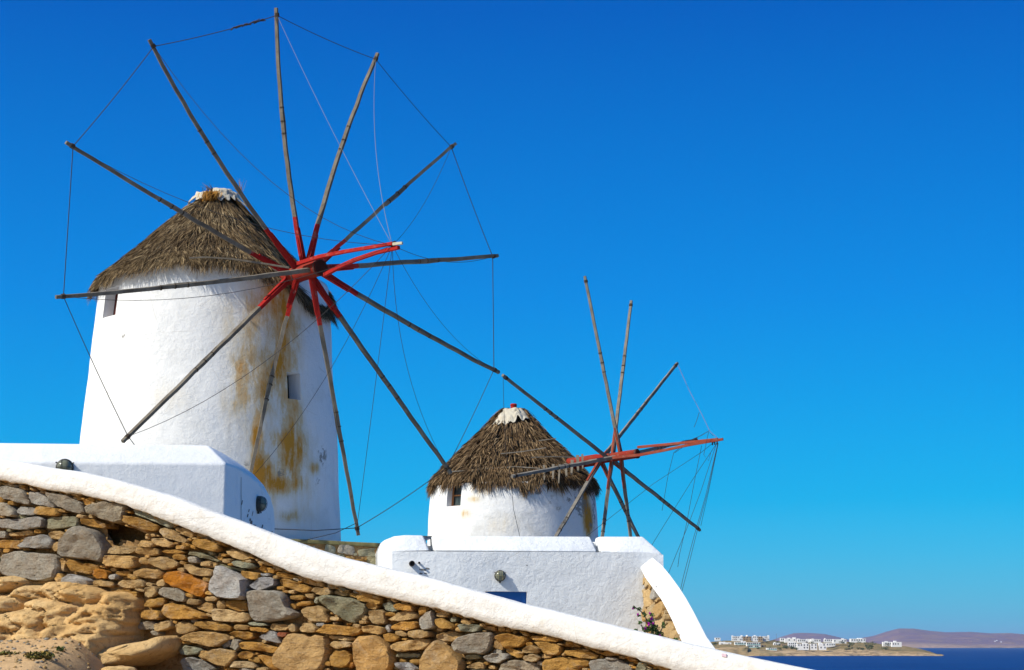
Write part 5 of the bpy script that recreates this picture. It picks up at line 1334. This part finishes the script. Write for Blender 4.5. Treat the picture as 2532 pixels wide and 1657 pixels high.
far_house(*z4(1522,1660,244,282), "white house with grey wing on the village ridge", (1, 4), ((.1, .3, .9),))
far_house(*z4(1710,1830,242,275), "low white house with chimney on the ridge right of the village middle", (1, 4), ((.1, .16, 1.4),))
far_house(*z4(1842,2030,242,288), "long white house with a garage front at the village's right", (1, 5), ((.7, .85, 1),))
far_house(*z4(2095,2310,234,275), "white villa with dark terrace among shrubs towards the headland tip", (1, 6), ((.5, .8, .8),))
far_house(*z4(975,1070,295,335), "white house with arched openings left of the dark pergola", (1, 3), ((.1, .3, .8),))
far_house(*z4(1085,1183,312,345), "dark shaded pergola terrace between two white houses", (1, 4), (), True)
far_house(*z4(1187,1310,290,355), "tall stepped white house right of the dark pergola", (2, 4), ((.2, .6, 1),))
far_house(*z4(1315,1485,308,385), "big pair of white cubes with four dark windows nearest the cliff", (2, 4), ((.5, .9, .6),))
far_house(*z4(1507,1605,308,385), "single white cube house between the two larger ones by the cliff", (2, 2))
far_house(*z4(1630,1738,305,385), "white cube house with a wide dark door nearest the cliff edge", (2, 2), ((0, .5, 1.),))
far_house(*z4(1740,1868,298,342), "lower white wing with three small windows on the brow of the cliff", (1, 4))
far_house(*z4(870,1020,370,402), "low greenish glass pavilion by the shore below the hotel", (1, 5), balcony=True)
z5 = lambda x0, x1, yt, yb: (2080 + x0 * .19, 2080 + x1 * .19, 1540 + yt * .19, 1540 + yb * .19)
far_house(*z5(475,585,248,292), "white villa left of the last one near the headland tip", (1, 4), ((.3, .6, .7),))
far_house(*z5(590,715,250,300), "last white villa nearest the tip of the headland", (1, 4), ((.25, .5, 1.6),))
for x0, y0_, lb in ((1906, 238, "leftmost of the three specks of white cottages on the distant island"), (1930, 227, "highest of the three specks of white cottages on the distant island"), (1985, 247, "rightmost of the three specks of white cottages on the distant island")):
    far_house(2080 + x0 * .19, 2080 + (x0 + 18) * .19, 1540 + (y0_ - 3) * .19, 1540 + (y0_ + 5) * .19, lb, (0, 0), Yo=13900, grp="cottages on the distant island")
# shrubs and trees between the far houses, one mass
vs, fs, co = [], [], []
for _ in range(90):
    x = rng.choice([rng.uniform(1745, 1790), rng.uniform(1870, 1960), rng.uniform(1950, 2060), rng.uniform(2080, 2150), rng.uniform(2130, 2200)]); y = rng.uniform(1588, 1606)
    yr = interp(HEAD_RIDGE, x) + 1; y = max(y, yr); c = P(x, y, far_Y(y) - 6)
    s = rng.uniform(1.2, 3.4); leaf_cloud(vs, fs, co, c + Vector((0, 0, .4)), (s * 1.5, s, s * .7), 60, .7, [(.05, .07, .02), (.07, .09, .03), (.10, .10, .04), (.035, .05, .02)])
sh = mesh_obj("shrub_scrub", vs, fs, M_LEAF); cols_attr(sh, co); tag(sh, kind="stuff")
for x, y0_, y1_ in ((1896,1568,1584),(1919.6,1567,1583),(1819,1571,1584)):
    vs, fs = [], []; Y = 2560; tube(vs, fs, [P(x, y1_, Y), P(x, y0_, Y)], .16, 5); tag(mesh_obj("utility_pole", vs, fs, M_WOOD), label={1896: "thin utility pole at the right end of the ridge hotel", 1919.6: "thin utility pole standing alone left of the distant purple hill", 1819: "thin mast rising behind the white ridge block"}[x], cat="pole")
# low rubble field walls on the headland
for pl, lb in (([(1878,1590),(1900,1586),(1917,1583)], "dark field wall climbing between the hotel and the village"), ([(2045,1602),(2060,1600),(2076,1596)], "dark field wall on the slope right of the cliff edge cubes")):
    vs, fs = [], []; pts = [P(x, y, far_Y(y) - 8) for x, y in pl]; tube(vs, fs, pts, .8, 4, True, math.pi / 4); tag(mesh_obj("field_wall", vs, fs, M_FARST), label=lb, cat="wall")
